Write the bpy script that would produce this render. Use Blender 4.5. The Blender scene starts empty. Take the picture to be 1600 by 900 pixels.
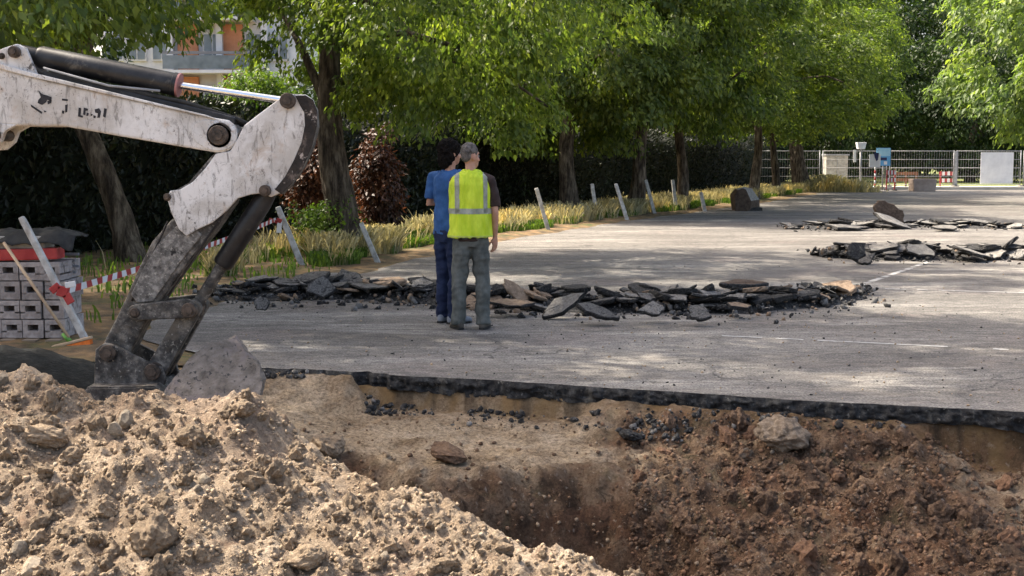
import bpy, bmesh, math, random
import numpy as np
from mathutils import Vector, Matrix, Euler, noise as mnoise
R = math.radians
sc = bpy.context.scene

# ------------------------------------------------------------------ camera
PITCH = math.atan(204 / 2000.0)
CAM = np.array((0.0, 0.0, 1.62))
cam = bpy.data.cameras.new('camera'); cam.lens = 45.0; cam.sensor_width = 36.0
cam.clip_start = 0.05; cam.clip_end = 3000
co = bpy.data.objects.new('camera', cam); sc.collection.objects.link(co)
co.location = CAM; co.rotation_euler = (math.pi / 2 - PITCH, 0, 0)
sc.camera = co

# ------------------------------------------------------------------ sky, sun, exposure
SUN_H = np.array((-0.86, 0.51)); SUN_EL = R(51)
w = bpy.data.worlds.new('World'); sc.world = w; w.use_nodes = True
nt = w.node_tree; nt.nodes.clear()
sky = nt.nodes.new('ShaderNodeTexSky'); sky.sky_type = 'NISHITA'; sky.sun_disc = False
sky.sun_elevation = SUN_EL; sky.sun_rotation = math.atan2(SUN_H[0], SUN_H[1])
sky.air_density = 0.8; sky.dust_density = 5.0; sky.ozone_density = 0.4
bg = nt.nodes.new('ShaderNodeBackground'); bg.inputs['Strength'].default_value = 0.15
wo = nt.nodes.new('ShaderNodeOutputWorld')
nt.links.new(sky.outputs[0], bg.inputs[0]); nt.links.new(bg.outputs[0], wo.inputs[0])
sl = bpy.data.lights.new('sun', 'SUN'); sl.energy = 3.3; sl.angle = R(0.6); sl.color = (1.0, 0.955, 0.88)
so = bpy.data.objects.new('sun', sl); sc.collection.objects.link(so)
sd = Vector((SUN_H[0] * math.cos(SUN_EL), SUN_H[1] * math.cos(SUN_EL), math.sin(SUN_EL)))
so.rotation_euler = sd.to_track_quat('Z', 'Y').to_euler(); so.location = (-30, 20, 40)
vs = sc.view_settings
vs.view_transform = 'Standard'; vs.look = 'None'; vs.exposure = 1.68; vs.gamma = 1.0; vs.use_curve_mapping = False
vs.use_white_balance = True; vs.white_balance_temperature = 7100; vs.white_balance_tint = 10
sc.render.engine = 'CYCLES'
cy = sc.cycles
cy.use_denoising = True
try: cy.denoiser = 'OPENIMAGEDENOISE'
except Exception: pass
cy.max_bounces = 5; cy.diffuse_bounces = 3; cy.glossy_bounces = 2; cy.transmission_bounces = 3; cy.transparent_max_bounces = 6
cy.sample_clamp_indirect = 6.0; cy.caustics_reflective = False; cy.caustics_refractive = False

# ------------------------------------------------------------------ helpers
def at(px, py, z=None, Y=None):
    """ray through a photograph pixel, cut with a height or a depth plane"""
    u = (px - 800) / 2000.0; v = (450 - py) / 2000.0
    c, s = math.cos(PITCH), math.sin(PITCH)
    d = np.array((u, c + v * s, -s + v * c))
    t = (z - CAM[2]) / d[2] if Y is None else Y / d[1]
    return CAM + d * t

def hash2(ix, iy, seed):
    h = (ix.astype(np.int64) * 374761393 + iy.astype(np.int64) * 668265263 + seed * 982451653) & 0x7fffffff
    h = ((h ^ (h >> 13)) * 1274126177) & 0x7fffffff
    h = (h ^ (h >> 16)) & 0xffff
    return h / 65535.0

def pn(x, y, seed=0):
    ix = np.floor(x); iy = np.floor(y); fx = x - ix; fy = y - iy
    def g(i, j):
        a = hash2(ix + i, iy + j, seed) * 2 * np.pi
        return np.cos(a) * (fx - i) + np.sin(a) * (fy - j)
    sx = fx * fx * fx * (fx * (fx * 6 - 15) + 10); sy = fy * fy * fy * (fy * (fy * 6 - 15) + 10)
    a = g(0, 0) * (1 - sx) + g(1, 0) * sx; b = g(0, 1) * (1 - sx) + g(1, 1) * sx
    return (a * (1 - sy) + b * sy) * 1.5

def fbm(x, y, seed=0, oct=4, lac=2.03, gain=0.5):
    r = 0; a = 1.0
    for k in range(oct):
        r = r + a * pn(x, y, seed + k * 17); x = x * lac; y = y * lac; a *= gain
    return r

def sstep(a, b, x):
    t = np.clip((x - a) / (b - a), 0, 1); return t * t * (3 - 2 * t)

COL = sc.collection
WLOC = {}
def tag(o, label=None, cat=None, group=None, kind=None):
    if label: o['label'] = label
    if cat: o['category'] = cat
    if group: o['group'] = group
    if kind: o['kind'] = kind
    return o
def thing(name, label, cat, loc=(0, 0, 0), group=None):
    o = bpy.data.objects.new(name, None); COL.objects.link(o); o.location = loc
    o.empty_display_size = 0.2
    WLOC[o.name] = np.array(loc, float)
    return tag(o, label, cat, group)
def link(name, me, parent=None, loc=(0, 0, 0)):
    o = bpy.data.objects.new(name, me); COL.objects.link(o); o.location = loc
    if parent: o.parent = parent
    WLOC[o.name] = np.array(loc, float) + (WLOC.get(parent.name, 0) if parent else 0)
    return o
def np_mesh(name, V, F, mats, smooth=False, mi=None):
    """V (n,3), F (m,k) arrays"""
    me = bpy.data.meshes.new(name)
    V = np.asarray(V, np.float32); F = np.asarray(F, np.int32)
    me.vertices.add(len(V)); me.vertices.foreach_set('co', V.ravel())
    k = F.shape[1]
    me.loops.add(F.size); me.loops.foreach_set('vertex_index', F.ravel())
    me.polygons.add(len(F)); me.polygons.foreach_set('loop_start', np.arange(len(F), dtype=np.int32) * k)
    me.polygons.foreach_set('loop_total', np.full(len(F), k, np.int32))
    if mi is not None: me.polygons.foreach_set('material_index', np.asarray(mi, np.int32))
    if smooth: me.polygons.foreach_set('use_smooth', np.ones(len(F), bool))
    for m in (mats if isinstance(mats, (list, tuple)) else [mats]): me.materials.append(m)
    me.update(calc_edges=True); me.validate()
    return me
def grid_mesh(name, X, Y, Z, mats, keep=None, smooth=True):
    n, m = X.shape
    V = np.stack([X, Y, Z], -1).reshape(-1, 3)
    idx = np.arange(n * m).reshape(n, m)
    F = np.stack([idx[:-1, :-1], idx[:-1, 1:], idx[1:, 1:], idx[1:, :-1]], -1).reshape(-1, 4)
    if keep is not None:
        kq = keep.reshape(-1)[F].any(1); F = F[kq]
        used = np.unique(F); rm = np.zeros(n * m, int); rm[used] = np.arange(len(used)); V = V[used]; F = rm[F]
    return np_mesh(name, V, F, mats, smooth)

class MB:
    def __init__(s): s.v = []; s.f = []; s.m = []
    def add(s, V, F, mi=0):
        o = len(s.v); s.v += [tuple(map(float, p)) for p in V]; s.f += [tuple(i + o for i in f) for f in F]
        s.m += [mi] * len(F); return s
    def box(s, c, size, rot=None, mi=0):
        h = np.array(size) / 2.0
        V = np.array([(x, y, z) for x in (-1, 1) for y in (-1, 1) for z in (-1, 1)]) * h
        if rot is not None: V = V @ np.array(rot).T
        F = [(0, 1, 3, 2), (4, 6, 7, 5), (0, 4, 5, 1), (2, 3, 7, 6), (0, 2, 6, 4), (1, 5, 7, 3)]
        return s.add(V + np.array(c), F, mi)
    def prism(s, poly, y0, y1, mi=0, mi_cap=None):
        """polygon of (x,z) extruded along y"""
        a = sum(poly[i][0] * poly[(i + 1) % len(poly)][1] - poly[(i + 1) % len(poly)][0] * poly[i][1] for i in range(len(poly)))
        if a < 0: poly = poly[::-1]
        n = len(poly)
        V = [(x, y0, z) for x, z in poly] + [(x, y1, z) for x, z in poly]
        s.add(V, [(i, i + n, (i + 1) % n + n, (i + 1) % n) for i in range(n)], mi)
        o = len(s.v) - 2 * n
        s.f += [tuple(o + i for i in range(n)), tuple(o + n + i for i in reversed(range(n)))]
        s.m += [mi if mi_cap is None else mi_cap] * 2
        return s
    def tube(s, path, rad, n=10, caps=True, mi=0, ref=None):
        P = [np.array(p, float) for p in path]
        if np.isscalar(rad): rad = [rad] * len(P)
        V = []
        d0 = P[-1] - P[0]
        up = np.array(ref if ref is not None else ((0, 1, 0) if abs(d0[1]) < 0.8 * np.linalg.norm(d0) else (1, 0, 0)), float)
        for i, p in enumerate(P):
            t = P[min(i + 1, len(P) - 1)] - P[max(i - 1, 0)]; t /= (np.linalg.norm(t) + 1e-9)
            a = np.cross(up, t); a /= (np.linalg.norm(a) + 1e-9); b = np.cross(t, a)
            r = rad[i]; ra, rb = (r if isinstance(r, (tuple, list)) else (r, r))
            for k in range(n):
                th = 2 * math.pi * k / n
                V.append(p + a * (ra * math.cos(th)) + b * (rb * math.sin(th)))
        F = []
        for i in range(len(P) - 1):
            for k in range(n):
                F.append((i * n + k, i * n + (k + 1) % n, (i + 1) * n + (k + 1) % n, (i + 1) * n + k))
        if caps:
            F.append(tuple(reversed(range(n)))); F.append(tuple((len(P) - 1) * n + k for k in range(n)))
        return s.add(V, F, mi)
    def ball(s, c, r, nu=12, nv=8, mi=0):
        r = np.array((r, r, r) if np.isscalar(r) else r, float)
        V = [np.array(c) + r * np.array((0, 0, -1))]
        for j in range(1, nv):
            ph = -math.pi / 2 + math.pi * j / nv
            for i in range(nu):
                th = 2 * math.pi * i / nu
                V.append(np.array(c) + r * np.array((math.cos(ph) * math.cos(th), math.cos(ph) * math.sin(th), math.sin(ph))))
        V.append(np.array(c) + r * np.array((0, 0, 1)))
        F = [(0, 1 + (i + 1) % nu, 1 + i) for i in range(nu)]
        for j in range(nv - 2):
            for i in range(nu):
                a = 1 + j * nu; F.append((a + i, a + (i + 1) % nu, a + nu + (i + 1) % nu, a + nu + i))
        l = len(V) - 1; a = 1 + (nv - 2) * nu
        F += [(a + i, a + (i + 1) % nu, l) for i in range(nu)]
        return s.add(V, F, mi)
    def mesh(s, name, mats, off=(0, 0, 0), smooth=False, angle=None):
        me = bpy.data.meshes.new(name)
        V = np.array(s.v) - np.array(off)
        me.from_pydata(V.tolist(), [], s.f)
        for m in (mats if isinstance(mats, (list, tuple)) else [mats]): me.materials.append(m)
        me.polygons.foreach_set('material_index', np.array(s.m, np.int32))
        if smooth or angle: me.polygons.foreach_set('use_smooth', np.ones(len(s.f), bool))
        me.update()
        if angle: me.set_sharp_from_angle(angle=R(angle))
        return me
    def obj(s, name, mats, parent=None, loc=None, smooth=False, angle=None, bevel=0):
        """vertices are given in world coordinates"""
        base = WLOC.get(parent.name, np.zeros(3)) if parent else np.zeros(3)
        l = np.array(loc, float) if loc is not None else base
        me = s.mesh(name, mats, l, smooth, angle)
        o = link(name, me, parent, tuple(l - base))
        if bevel:
            b = o.modifiers.new('bevel', 'BEVEL'); b.width = bevel; b.segments = 2; b.limit_method = 'ANGLE'; b.angle_limit = R(35)
        return o

# ------------------------------------------------------------------ materials
def nodes_of(m):
    m.use_nodes = True; t = m.node_tree
    return t, t.nodes.get('Principled BSDF'), t.nodes.get('Material Output')
def ramp(t, fac, stops):
    r = t.nodes.new('ShaderNodeValToRGB'); e = r.color_ramp.elements
    while len(e) < len(stops): e.new(0.5)
    for el, (p, c) in zip(e, stops): el.position = p; el.color = (*c, 1)
    t.links.new(fac, r.inputs[0]); return r.outputs[0]
def noise(t, vec, scale, detail=4, rough=0.6, dist=0.0, stretch=None):
    n = t.nodes.new('ShaderNodeTexNoise'); n.inputs['Scale'].default_value = scale
    n.inputs['Detail'].default_value = detail; n.inputs['Roughness'].default_value = rough; n.inputs['Distortion'].default_value = dist
    if stretch:
        mp = t.nodes.new('ShaderNodeMapping'); mp.inputs['Scale'].default_value = stretch; t.links.new(vec, mp.inputs[0]); vec = mp.outputs[0]
    t.links.new(vec, n.inputs['Vector']); return n.outputs['Fac']
def mix(t, fac, a, b, mode='MIX'):
    m = t.nodes.new('ShaderNodeMix'); m.data_type = 'RGBA'; m.blend_type = mode
    for s, v in ((m.inputs[0], fac), (m.inputs[6], a), (m.inputs[7], b)):
        if isinstance(v, (int, float)): s.default_value = v
        elif isinstance(v, tuple): s.default_value = (*v, 1)
        else: t.links.new(v, s)
    return m.outputs[2]
def math_node(t, op, a, b=0.5):
    m = t.nodes.new('ShaderNodeMath'); m.operation = op
    for s, v in ((m.inputs[0], a), (m.inputs[1], b)):
        if isinstance(v, (int, float)): s.default_value = v
        else: t.links.new(v, s)
    return m.outputs[0]
def objvar(t, col, amt):
    """per-object brightness variation"""
    oi = t.nodes.new('ShaderNodeObjectInfo'); h = t.nodes.new('ShaderNodeHueSaturation')
    mr = t.nodes.new('ShaderNodeMapRange'); mr.inputs[3].default_value = 1 - amt; mr.inputs[4].default_value = 1 + amt
    t.links.new(oi.outputs['Random'], mr.inputs[0]); t.links.new(mr.outputs[0], h.inputs['Value']); t.links.new(col, h.inputs['Color'])
    return h.outputs[0]
def bump(t, bs, h, strength, dist):
    b = t.nodes.new('ShaderNodeBump'); b.inputs['Strength'].default_value = strength; b.inputs['Distance'].default_value = dist
    t.links.new(h, b.inputs['Height']); t.links.new(b.outputs[0], bs.inputs['Normal']); return b
def pmat(name, stops, scale=5, rough=0.8, detail=5, bstr=0.3, bdist=0.01, bscale=None, metal=0.0, coords='Object', var=0.0, stretch=None, spec=0.3, dist=0.0, over=None):
    m = bpy.data.materials.new(name); t, bs, out = nodes_of(m)
    tc = t.nodes.new('ShaderNodeTexCoord').outputs[coords]
    if coords == 'World':
        pass
    f = noise(t, tc, scale, detail, 0.68, dist, stretch)
    c = ramp(t, f, [(min(1, max(0, 0.5 + (p_ - 0.5) * 0.68)), k_) for p_, k_ in stops])
    if over:   # (scale, lo, hi, colour, stretch): a second layer with its own shape
        for (s2, lo, hi, c2, st2) in over:
            f2 = noise(t, tc, s2, 5, 0.65, 0.3, st2)
            k = ramp(t, f2, [(lo, (0, 0, 0)), (hi, (1, 1, 1))])
            c = mix(t, k, c, c2)
    if var: c = objvar(t, c, var)
    t.links.new(c, bs.inputs['Base Color'])
    bs.inputs['Roughness'].default_value = rough; bs.inputs['Metallic'].default_value = metal
    bs.inputs['Specular IOR Level'].default_value = spec
    if bstr: bump(t, bs, noise(t, tc, bscale or scale * 4, 6, 0.7, 0, stretch), bstr, bdist)
    return m
def c2(a, b): return [(0.3, a), (0.7, b)]

def leaf_mat(name, dark, light, trans=0.45, tcol=None, rough=0.5):
    m = bpy.data.materials.new(name); t, bs, out = nodes_of(m)
    g = t.nodes.new('ShaderNodeNewGeometry')
    c = ramp(t, g.outputs['Random Per Island'], [(0.0, dark), (0.55, tuple((np.array(dark) * .5 + np.array(light) * .5))), (1.0, light)])
    tc = t.nodes.new('ShaderNodeTexCoord').outputs['Object']
    n = noise(t, tc, 1.1, 3, 0.6)
    c = mix(t, 1.0, c, ramp(t, n, [(0.30, (0.55, 0.62, 0.7)), (0.5, (1, 1, 1)), (0.70, (1.75, 1.5, 1.0))]), 'MULTIPLY')
    c = objvar(t, c, 0.12)
    t.links.new(c, bs.inputs['Base Color']); bs.inputs['Roughness'].default_value = rough
    bs.inputs['Specular IOR Level'].default_value = 0.35
    tr = t.nodes.new('ShaderNodeBsdfTranslucent')
    t.links.new(mix(t, 1.0, c, tcol or (1.5, 1.65, 0.65), 'MULTIPLY'), tr.inputs[0])
    mx = t.nodes.new('ShaderNodeMixShader'); mx.inputs[0].default_value = trans
    t.links.new(bs.outputs[0], mx.inputs[1]); t.links.new(tr.outputs[0], mx.inputs[2]); t.links.new(mx.outputs[0], out.inputs[0])
    return m

M = {}
M['leaf'] = leaf_mat('leaf', (0.048, 0.084, 0.020), (0.18, 0.232, 0.062), 0.50)
M['leaf_right'] = leaf_mat('leaf_pale', (0.10, 0.16, 0.05), (0.26, 0.34, 0.13), 0.45)
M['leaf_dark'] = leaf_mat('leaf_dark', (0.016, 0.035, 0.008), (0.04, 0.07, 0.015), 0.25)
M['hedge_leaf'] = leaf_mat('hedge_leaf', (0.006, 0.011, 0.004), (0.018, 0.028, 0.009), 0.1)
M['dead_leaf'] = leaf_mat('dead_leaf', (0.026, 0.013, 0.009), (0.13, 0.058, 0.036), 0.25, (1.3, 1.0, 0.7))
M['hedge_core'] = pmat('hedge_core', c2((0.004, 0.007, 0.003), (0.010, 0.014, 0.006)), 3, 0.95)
M['bark'] = pmat('bark', [(0.32, (0.022, 0.016, 0.011)), (0.5, (0.085, 0.065, 0.047)), (0.68, (0.19, 0.155, 0.115))], 11, 0.95, 8, 1.0, 0.04, 16, stretch=(1, 1, 0.22), var=0.2)
M['grass'] = leaf_mat('dry_grass', (0.26, 0.235, 0.11), (0.62, 0.56, 0.36), 0.40, (1.15, 1.1, 0.8))
M['weed'] = leaf_mat('weed', (0.05, 0.10, 0.02), (0.13, 0.20, 0.04), 0.4)
M['concrete'] = pmat('concrete', c2((0.24, 0.225, 0.20), (0.42, 0.40, 0.36)), 5, 0.9, 6, 0.4, 0.01, 30, var=0.12)
M['kerb'] = pmat('kerb', c2((0.40, 0.38, 0.33), (0.58, 0.55, 0.49)), 2, 0.9, 5, 0.3, 0.01, 20)
M['steel'] = pmat('galvanised_steel', c2((0.24, 0.245, 0.25), (0.36, 0.365, 0.37)), 8, 0.6, 4, 0.1, 0.002, metal=0.3)
M['chrome'] = pmat('chrome', c2((0.7, 0.72, 0.75), (0.85, 0.86, 0.88)), 2, 0.16, 3, 0.0, metal=1.0)
M['black_paint'] = pmat('black_paint', [(0.35, (0.010, 0.011, 0.013)), (0.75, (0.035, 0.036, 0.038))], 6, 0.38, 6, 0.15, 0.003, 40, over=[(9, 0.58, 0.72, (0.11, 0.10, 0.085), None)])
M['rubber'] = pmat('rubber', c2((0.012, 0.012, 0.012), (0.03, 0.03, 0.028)), 12, 0.7, 5, 0.3, 0.004)
M['dirty_steel'] = pmat('dirty_steel', [(0.3, (0.026, 0.024, 0.022)), (0.52, (0.080, 0.075, 0.068)), (0.72, (0.24, 0.22, 0.19))], 16, 0.7, 9, 0.6, 0.008, 60, metal=0.1, over=[(5, 0.54, 0.70, (0.13, 0.108, 0.082), None), (44, 0.60, 0.66, (0.30, 0.275, 0.235), None), (9, 0.62, 0.68, (0.012, 0.011, 0.010), None)])
M['pin'] = pmat('pin_steel', c2((0.03, 0.026, 0.022), (0.12, 0.09, 0.07)), 18, 0.55, 5, 0.4, 0.004, metal=0.3)

def paint_mat():
    m = bpy.data.materials.new('worn_white_paint'); t, bs, out = nodes_of(m)
    tc = t.nodes.new('ShaderNodeTexCoord').outputs['Object']
    base = ramp(t, noise(t, tc, 3.5, 5, 0.6), [(0.3, (0.50, 0.485, 0.46)), (0.6, (0.70, 0.69, 0.67)), (0.8, (0.76, 0.75, 0.73))])
    # grime film
    g = ramp(t, noise(t, tc, 2.2, 7, 0.7, 0.6), [(0.46, (0, 0, 0)), (0.60, (1, 1, 1))])
    base = mix(t, math_node(t, 'MULTIPLY', g, 0.55), base, (0.34, 0.30, 0.25))
    # rust and ochre stain
    g = ramp(t, noise(t, tc, 4.2, 6, 0.7, 1.0), [(0.56, (0, 0, 0)), (0.66, (1, 1, 1))])
    base = mix(t, math_node(t, 'MULTIPLY', g, 0.55), base, (0.40, 0.26, 0.15))
    # slanting scratches and runs of oily dirt
    mp = t.nodes.new('ShaderNodeMapping'); mp.inputs['Rotation'].default_value = (0, R(-38), 0); mp.inputs['Scale'].default_value = (9, 9, 2.4)
    t.links.new(tc, mp.inputs[0])
    g = ramp(t, noise(t, mp.outputs[0], 3.0, 9, 0.78, 0.8), [(0.535, (0, 0, 0)), (0.61, (1, 1, 1))])
    base = mix(t, math_node(t, 'MULTIPLY', g, 0.7), base, (0.13, 0.115, 0.10))
    area = ramp(t, noise(t, tc, 2.6, 5, 0.65, 0.6), [(0.42, (0.12, 0.12, 0.12)), (0.60, (1, 1, 1))])
    # flaked chips, coarse and fine
    for sc0, lo_, hi_, k_ in ((8, 0.60, 0.63, 0.85), (22, 0.585, 0.615, 0.85), (55, 0.58, 0.62, 0.7)):
        g = ramp(t, noise(t, tc, sc0, 9, 0.8, 0.5), [(lo_, (0, 0, 0)), (hi_, (1, 1, 1))])
        base = mix(t, math_node(t, 'MULTIPLY', math_node(t, 'MULTIPLY', g, area), k_ + .1), base, (0.06, 0.052, 0.046))
    t.links.new(base, bs.inputs['Base Color']); bs.inputs['Roughness'].default_value = 0.5
    bump(t, bs, noise(t, tc, 40, 6, 0.7), 0.25, 0.003)
    return m
M['white_paint'] = paint_mat()
M['white_paint_soft'] = pmat('white_paint', c2((0.55, 0.55, 0.54), (0.72, 0.72, 0.71)), 3, 0.5)

def asphalt_mat():
    m = bpy.data.materials.new('worn_asphalt'); t, bs, out = nodes_of(m)
    tc = t.nodes.new('ShaderNodeTexCoord').outputs['Object']
    big = ramp(t, noise(t, tc, 0.45, 6, 0.65, 0.4, (0.5, 1.6, 1)), [(0.36, (0.096, 0.088, 0.080)), (0.52, (0.134, 0.125, 0.114)), (0.64, (0.178, 0.167, 0.153))])
    # pale dust drawn out along the lot
    d = ramp(t, noise(t, tc, 0.9, 7, 0.7, 0.5, (0.35, 1.9, 1)), [(0.52, (0, 0, 0)), (0.64, (1, 1, 1))])
    c = mix(t, math_node(t, 'MULTIPLY', d, 0.6), big, (0.30, 0.285, 0.26))
    # faint pink dust
    d = ramp(t, noise(t, tc, 0.7, 5, 0.6, 0.3), [(0.55, (0, 0, 0)), (0.75, (1, 1, 1))])
    c = mix(t, math_node(t, 'MULTIPLY', d, 0.22), c, (0.28, 0.20, 0.185))
    # aggregate
    s = ramp(t, noise(t, tc, 55, 4, 0.75), [(0.40, (0.45, 0.45, 0.45)), (0.5, (1, 1, 1)), (0.60, (1.6, 1.6, 1.57))])
    c = mix(t, 1.0, c, s, 'MULTIPLY')
    s = ramp(t, noise(t, tc, 9, 8, 0.8, 0.2, (0.7, 1.4, 1)), [(0.38, (0.60, 0.60, 0.60)), (0.5, (1, 1, 1)), (0.62, (1.45, 1.42, 1.37))])
    c = mix(t, 1.0, c, s, 'MULTIPLY')
    d = ramp(t, noise(t, tc, 22, 3, 0.6, 0.0, (0.8, 1.3, 1)), [(0.66, (0, 0, 0)), (0.70, (1, 1, 1))])
    c = mix(t, math_node(t, 'MULTIPLY', d, 0.5), c, (0.44, 0.42, 0.38))
    # dark patches of bitumen / oil
    d = ramp(t, noise(t, tc, 1.4, 7, 0.75, 0.8), [(0.57, (0, 0, 0)), (0.65, (1, 1, 1))])
    c = mix(t, math_node(t, 'MULTIPLY', d, 0.5), c, (0.06, 0.058, 0.055))
    vo = t.nodes.new('ShaderNodeTexVoronoi'); vo.feature = 'DISTANCE_TO_EDGE'; vo.inputs['Scale'].default_value = 0.55
    wv = t.nodes.new('ShaderNodeVectorMath'); wv.operation = 'ADD'; nv_ = t.nodes.new('ShaderNodeTexNoise'); nv_.inputs['Scale'].default_value = 1.8; nv_.inputs['Detail'].default_value = 6
    t.links.new(tc, nv_.inputs['Vector']); t.links.new(tc, wv.inputs[0]); t.links.new(nv_.outputs['Color'], wv.inputs[1]); t.links.new(wv.outputs[0], vo.inputs['Vector'])
    cr = ramp(t, vo.outputs['Distance'], [(0.004, (1, 1, 1)), (0.010, (0, 0, 0))])
    br = ramp(t, noise(t, tc, 0.6, 3, 0.6), [(0.46, (0, 0, 0)), (0.56, (1, 1, 1))])
    c = mix(t, math_node(t, 'MULTIPLY', math_node(t, 'MULTIPLY', cr, br), 0.75), c, (0.035, 0.033, 0.031))
    sx = t.nodes.new('ShaderNodeSeparateXYZ'); t.links.new(tc, sx.inputs[0])
    nr = t.nodes.new('ShaderNodeMapRange'); nr.inputs[1].default_value = 13.5; nr.inputs[2].default_value = 8.2; t.links.new(sx.outputs[1], nr.inputs[0])
    mud = ramp(t, noise(t, tc, 1.6, 8, 0.72, 0.6, (0.6, 1.3, 1)), [(0.46, (0, 0, 0)), (0.62, (1, 1, 1))])
    c = mix(t, math_node(t, 'MULTIPLY', math_node(t, 'MULTIPLY', mud, nr.outputs[0]), 0.32), c, (0.22, 0.185, 0.15))
    t.links.new(c, bs.inputs['Base Color']); bs.inputs['Roughness'].default_value = 0.88; bs.inputs['Specular IOR Level'].default_value = 0.25
    bump(t, bs, noise(t, tc, 90, 4, 0.7), 0.5, 0.006)
    return m
M['asphalt'] = asphalt_mat()
M['bitumen'] = pmat('black_bitumen', [(0.3, (0.010, 0.010, 0.011)), (0.55, (0.030, 0.031, 0.032)), (0.8, (0.10, 0.10, 0.097))], 18, 0.75, 9, 1.0, 0.02, 60, over=[(4, 0.56, 0.70, (0.12, 0.115, 0.10), (1.6, 1, .35)), (30, 0.62, 0.68, (0.17, 0.165, 0.15), None)])
M['chunk_top'] = pmat('chunk_top', [(0.3, (0.08, 0.076, 0.071)), (0.7, (0.20, 0.19, 0.176))], 9, 0.9, 9, 0.9, 0.015, 50, var=0.4, over=[(34, 0.57, 0.62, (0.28, 0.265, 0.24), None), (6, 0.55, 0.62, (0.05, 0.048, 0.046), None)])
M['chunk_pale'] = pmat('chunk_pale', [(0.3, (0.15, 0.14, 0.126)), (0.7, (0.29, 0.272, 0.245))], 8, 0.9, 9, 0.9, 0.015, 50, var=0.2, over=[(30, 0.57, 0.62, (0.07, 0.066, 0.06), None)])
M['chunk_brown'] = pmat('chunk_brown', [(0.3, (0.16, 0.11, 0.075)), (0.7, (0.33, 0.24, 0.165))], 9, 0.95, 7, 0.8, 0.015, 50, var=0.2)
M['chunk_side'] = pmat('chunk_side', [(0.3, (0.012, 0.012, 0.012)), (0.55, (0.034, 0.033, 0.032)), (0.8, (0.12, 0.115, 0.105))], 16, 0.85, 9, 1.0, 0.02, 50, var=0.35, over=[(40, 0.58, 0.63, (0.17, 0.16, 0.145), None)])
M['slab_grey'] = pmat('slab_grey_pink', [(0.25, (0.10, 0.083, 0.066)), (0.5, (0.20, 0.17, 0.142)), (0.75, (0.29, 0.25, 0.212))], 13, 0.9, 9, 0.9, 0.02, 40, over=[(3, 0.54, 0.6, (0.21, 0.175, 0.16), None), (28, 0.57, 0.62, (0.06, 0.056, 0.052), None)])
M['line_paint'] = pmat('faded_line_paint', c2((0.26, 0.25, 0.235), (0.48, 0.47, 0.445)), 14, 0.85, 9)

def soil_mat(name, lo, mid, hi, patches):
    m = bpy.data.materials.new(name); t, bs, out = nodes_of(m)
    tc = t.nodes.new('ShaderNodeTexCoord').outputs['Object']
    c = ramp(t, noise(t, tc, 3.2, 8, 0.7, 0.3), [(0.36, lo), (0.5, mid), (0.64, hi)])
    for (s, a, b, col, k) in patches:
        f = ramp(t, noise(t, tc, s, 6, 0.68, 0.5), [(a, (0, 0, 0)), (b, (1, 1, 1))])
        c = mix(t, math_node(t, 'MULTIPLY', f, k), c, col)
    s = ramp(t, noise(t, tc, 48, 6, 0.8), [(0.38, (0.60, 0.58, 0.56)), (0.5, (1, 1, 1)), (0.62, (1.32, 1.31, 1.3))])
    c = mix(t, 1.0, c, s, 'MULTIPLY')
    return m, t, bs, tc, c
def finish_soil(m, t, bs, tc, c, strength=0.9):
    t.links.new(c, bs.inputs['Base Color']); bs.inputs['Roughness'].default_value = 0.97; bs.inputs['Specular IOR Level'].default_value = 0.1
    h = math_node(t, 'ADD', noise(t, tc, 30, 9, 0.8), math_node(t, 'MULTIPLY', noise(t, tc, 120, 5, 0.7), 0.5))
    bump(t, bs, h, strength, 0.03); return m
a_ = soil_mat('heap_soil', (0.255, 0.186, 0.126), (0.385, 0.298, 0.215), (0.48, 0.388, 0.292),
              [(1.6, 0.50, 0.62, (0.26, 0.185, 0.135), 0.6), (9, 0.56, 0.64, (0.50, 0.41, 0.30), 0.4), (5, 0.57, 0.66, (0.20, 0.12, 0.08), 0.55), (14, 0.60, 0.66, (0.11, 0.085, 0.065), 0.6)])
M['heap'] = finish_soil(*a_)
M['clod'] = pmat('dry_clod', [(0.28, (0.20, 0.142, 0.092)), (0.55, (0.35, 0.262, 0.176)), (0.78, (0.45, 0.355, 0.25))], 11, 0.97, 8, 0.9, 0.015, 60, var=0.22)
M['stone'] = pmat('pale_stone', [(0.3, (0.20, 0.16, 0.115)), (0.7, (0.34, 0.285, 0.215))], 8, 0.9, 7, 0.7, 0.012, 50, var=0.2)
M['tan_stone'] = pmat('tan_stone', [(0.28, (0.13, 0.095, 0.065)), (0.55, (0.26, 0.20, 0.145)), (0.78, (0.40, 0.33, 0.25))], 9, 0.95, 9, 1.0, 0.02, 40)
M['red_clod'] = pmat('red_brown_clod', [(0.28, (0.075, 0.045, 0.028)), (0.55, (0.17, 0.105, 0.066)), (0.78, (0.29, 0.20, 0.13))], 10, 0.97, 8, 0.9, 0.015, 60, var=0.35)
M['rust_clod'] = pmat('rusty_clod', [(0.28, (0.15, 0.080, 0.048)), (0.7, (0.28, 0.165, 0.10))], 10, 0.97, 8, 0.9, 0.015, 60, var=0.25)

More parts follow.
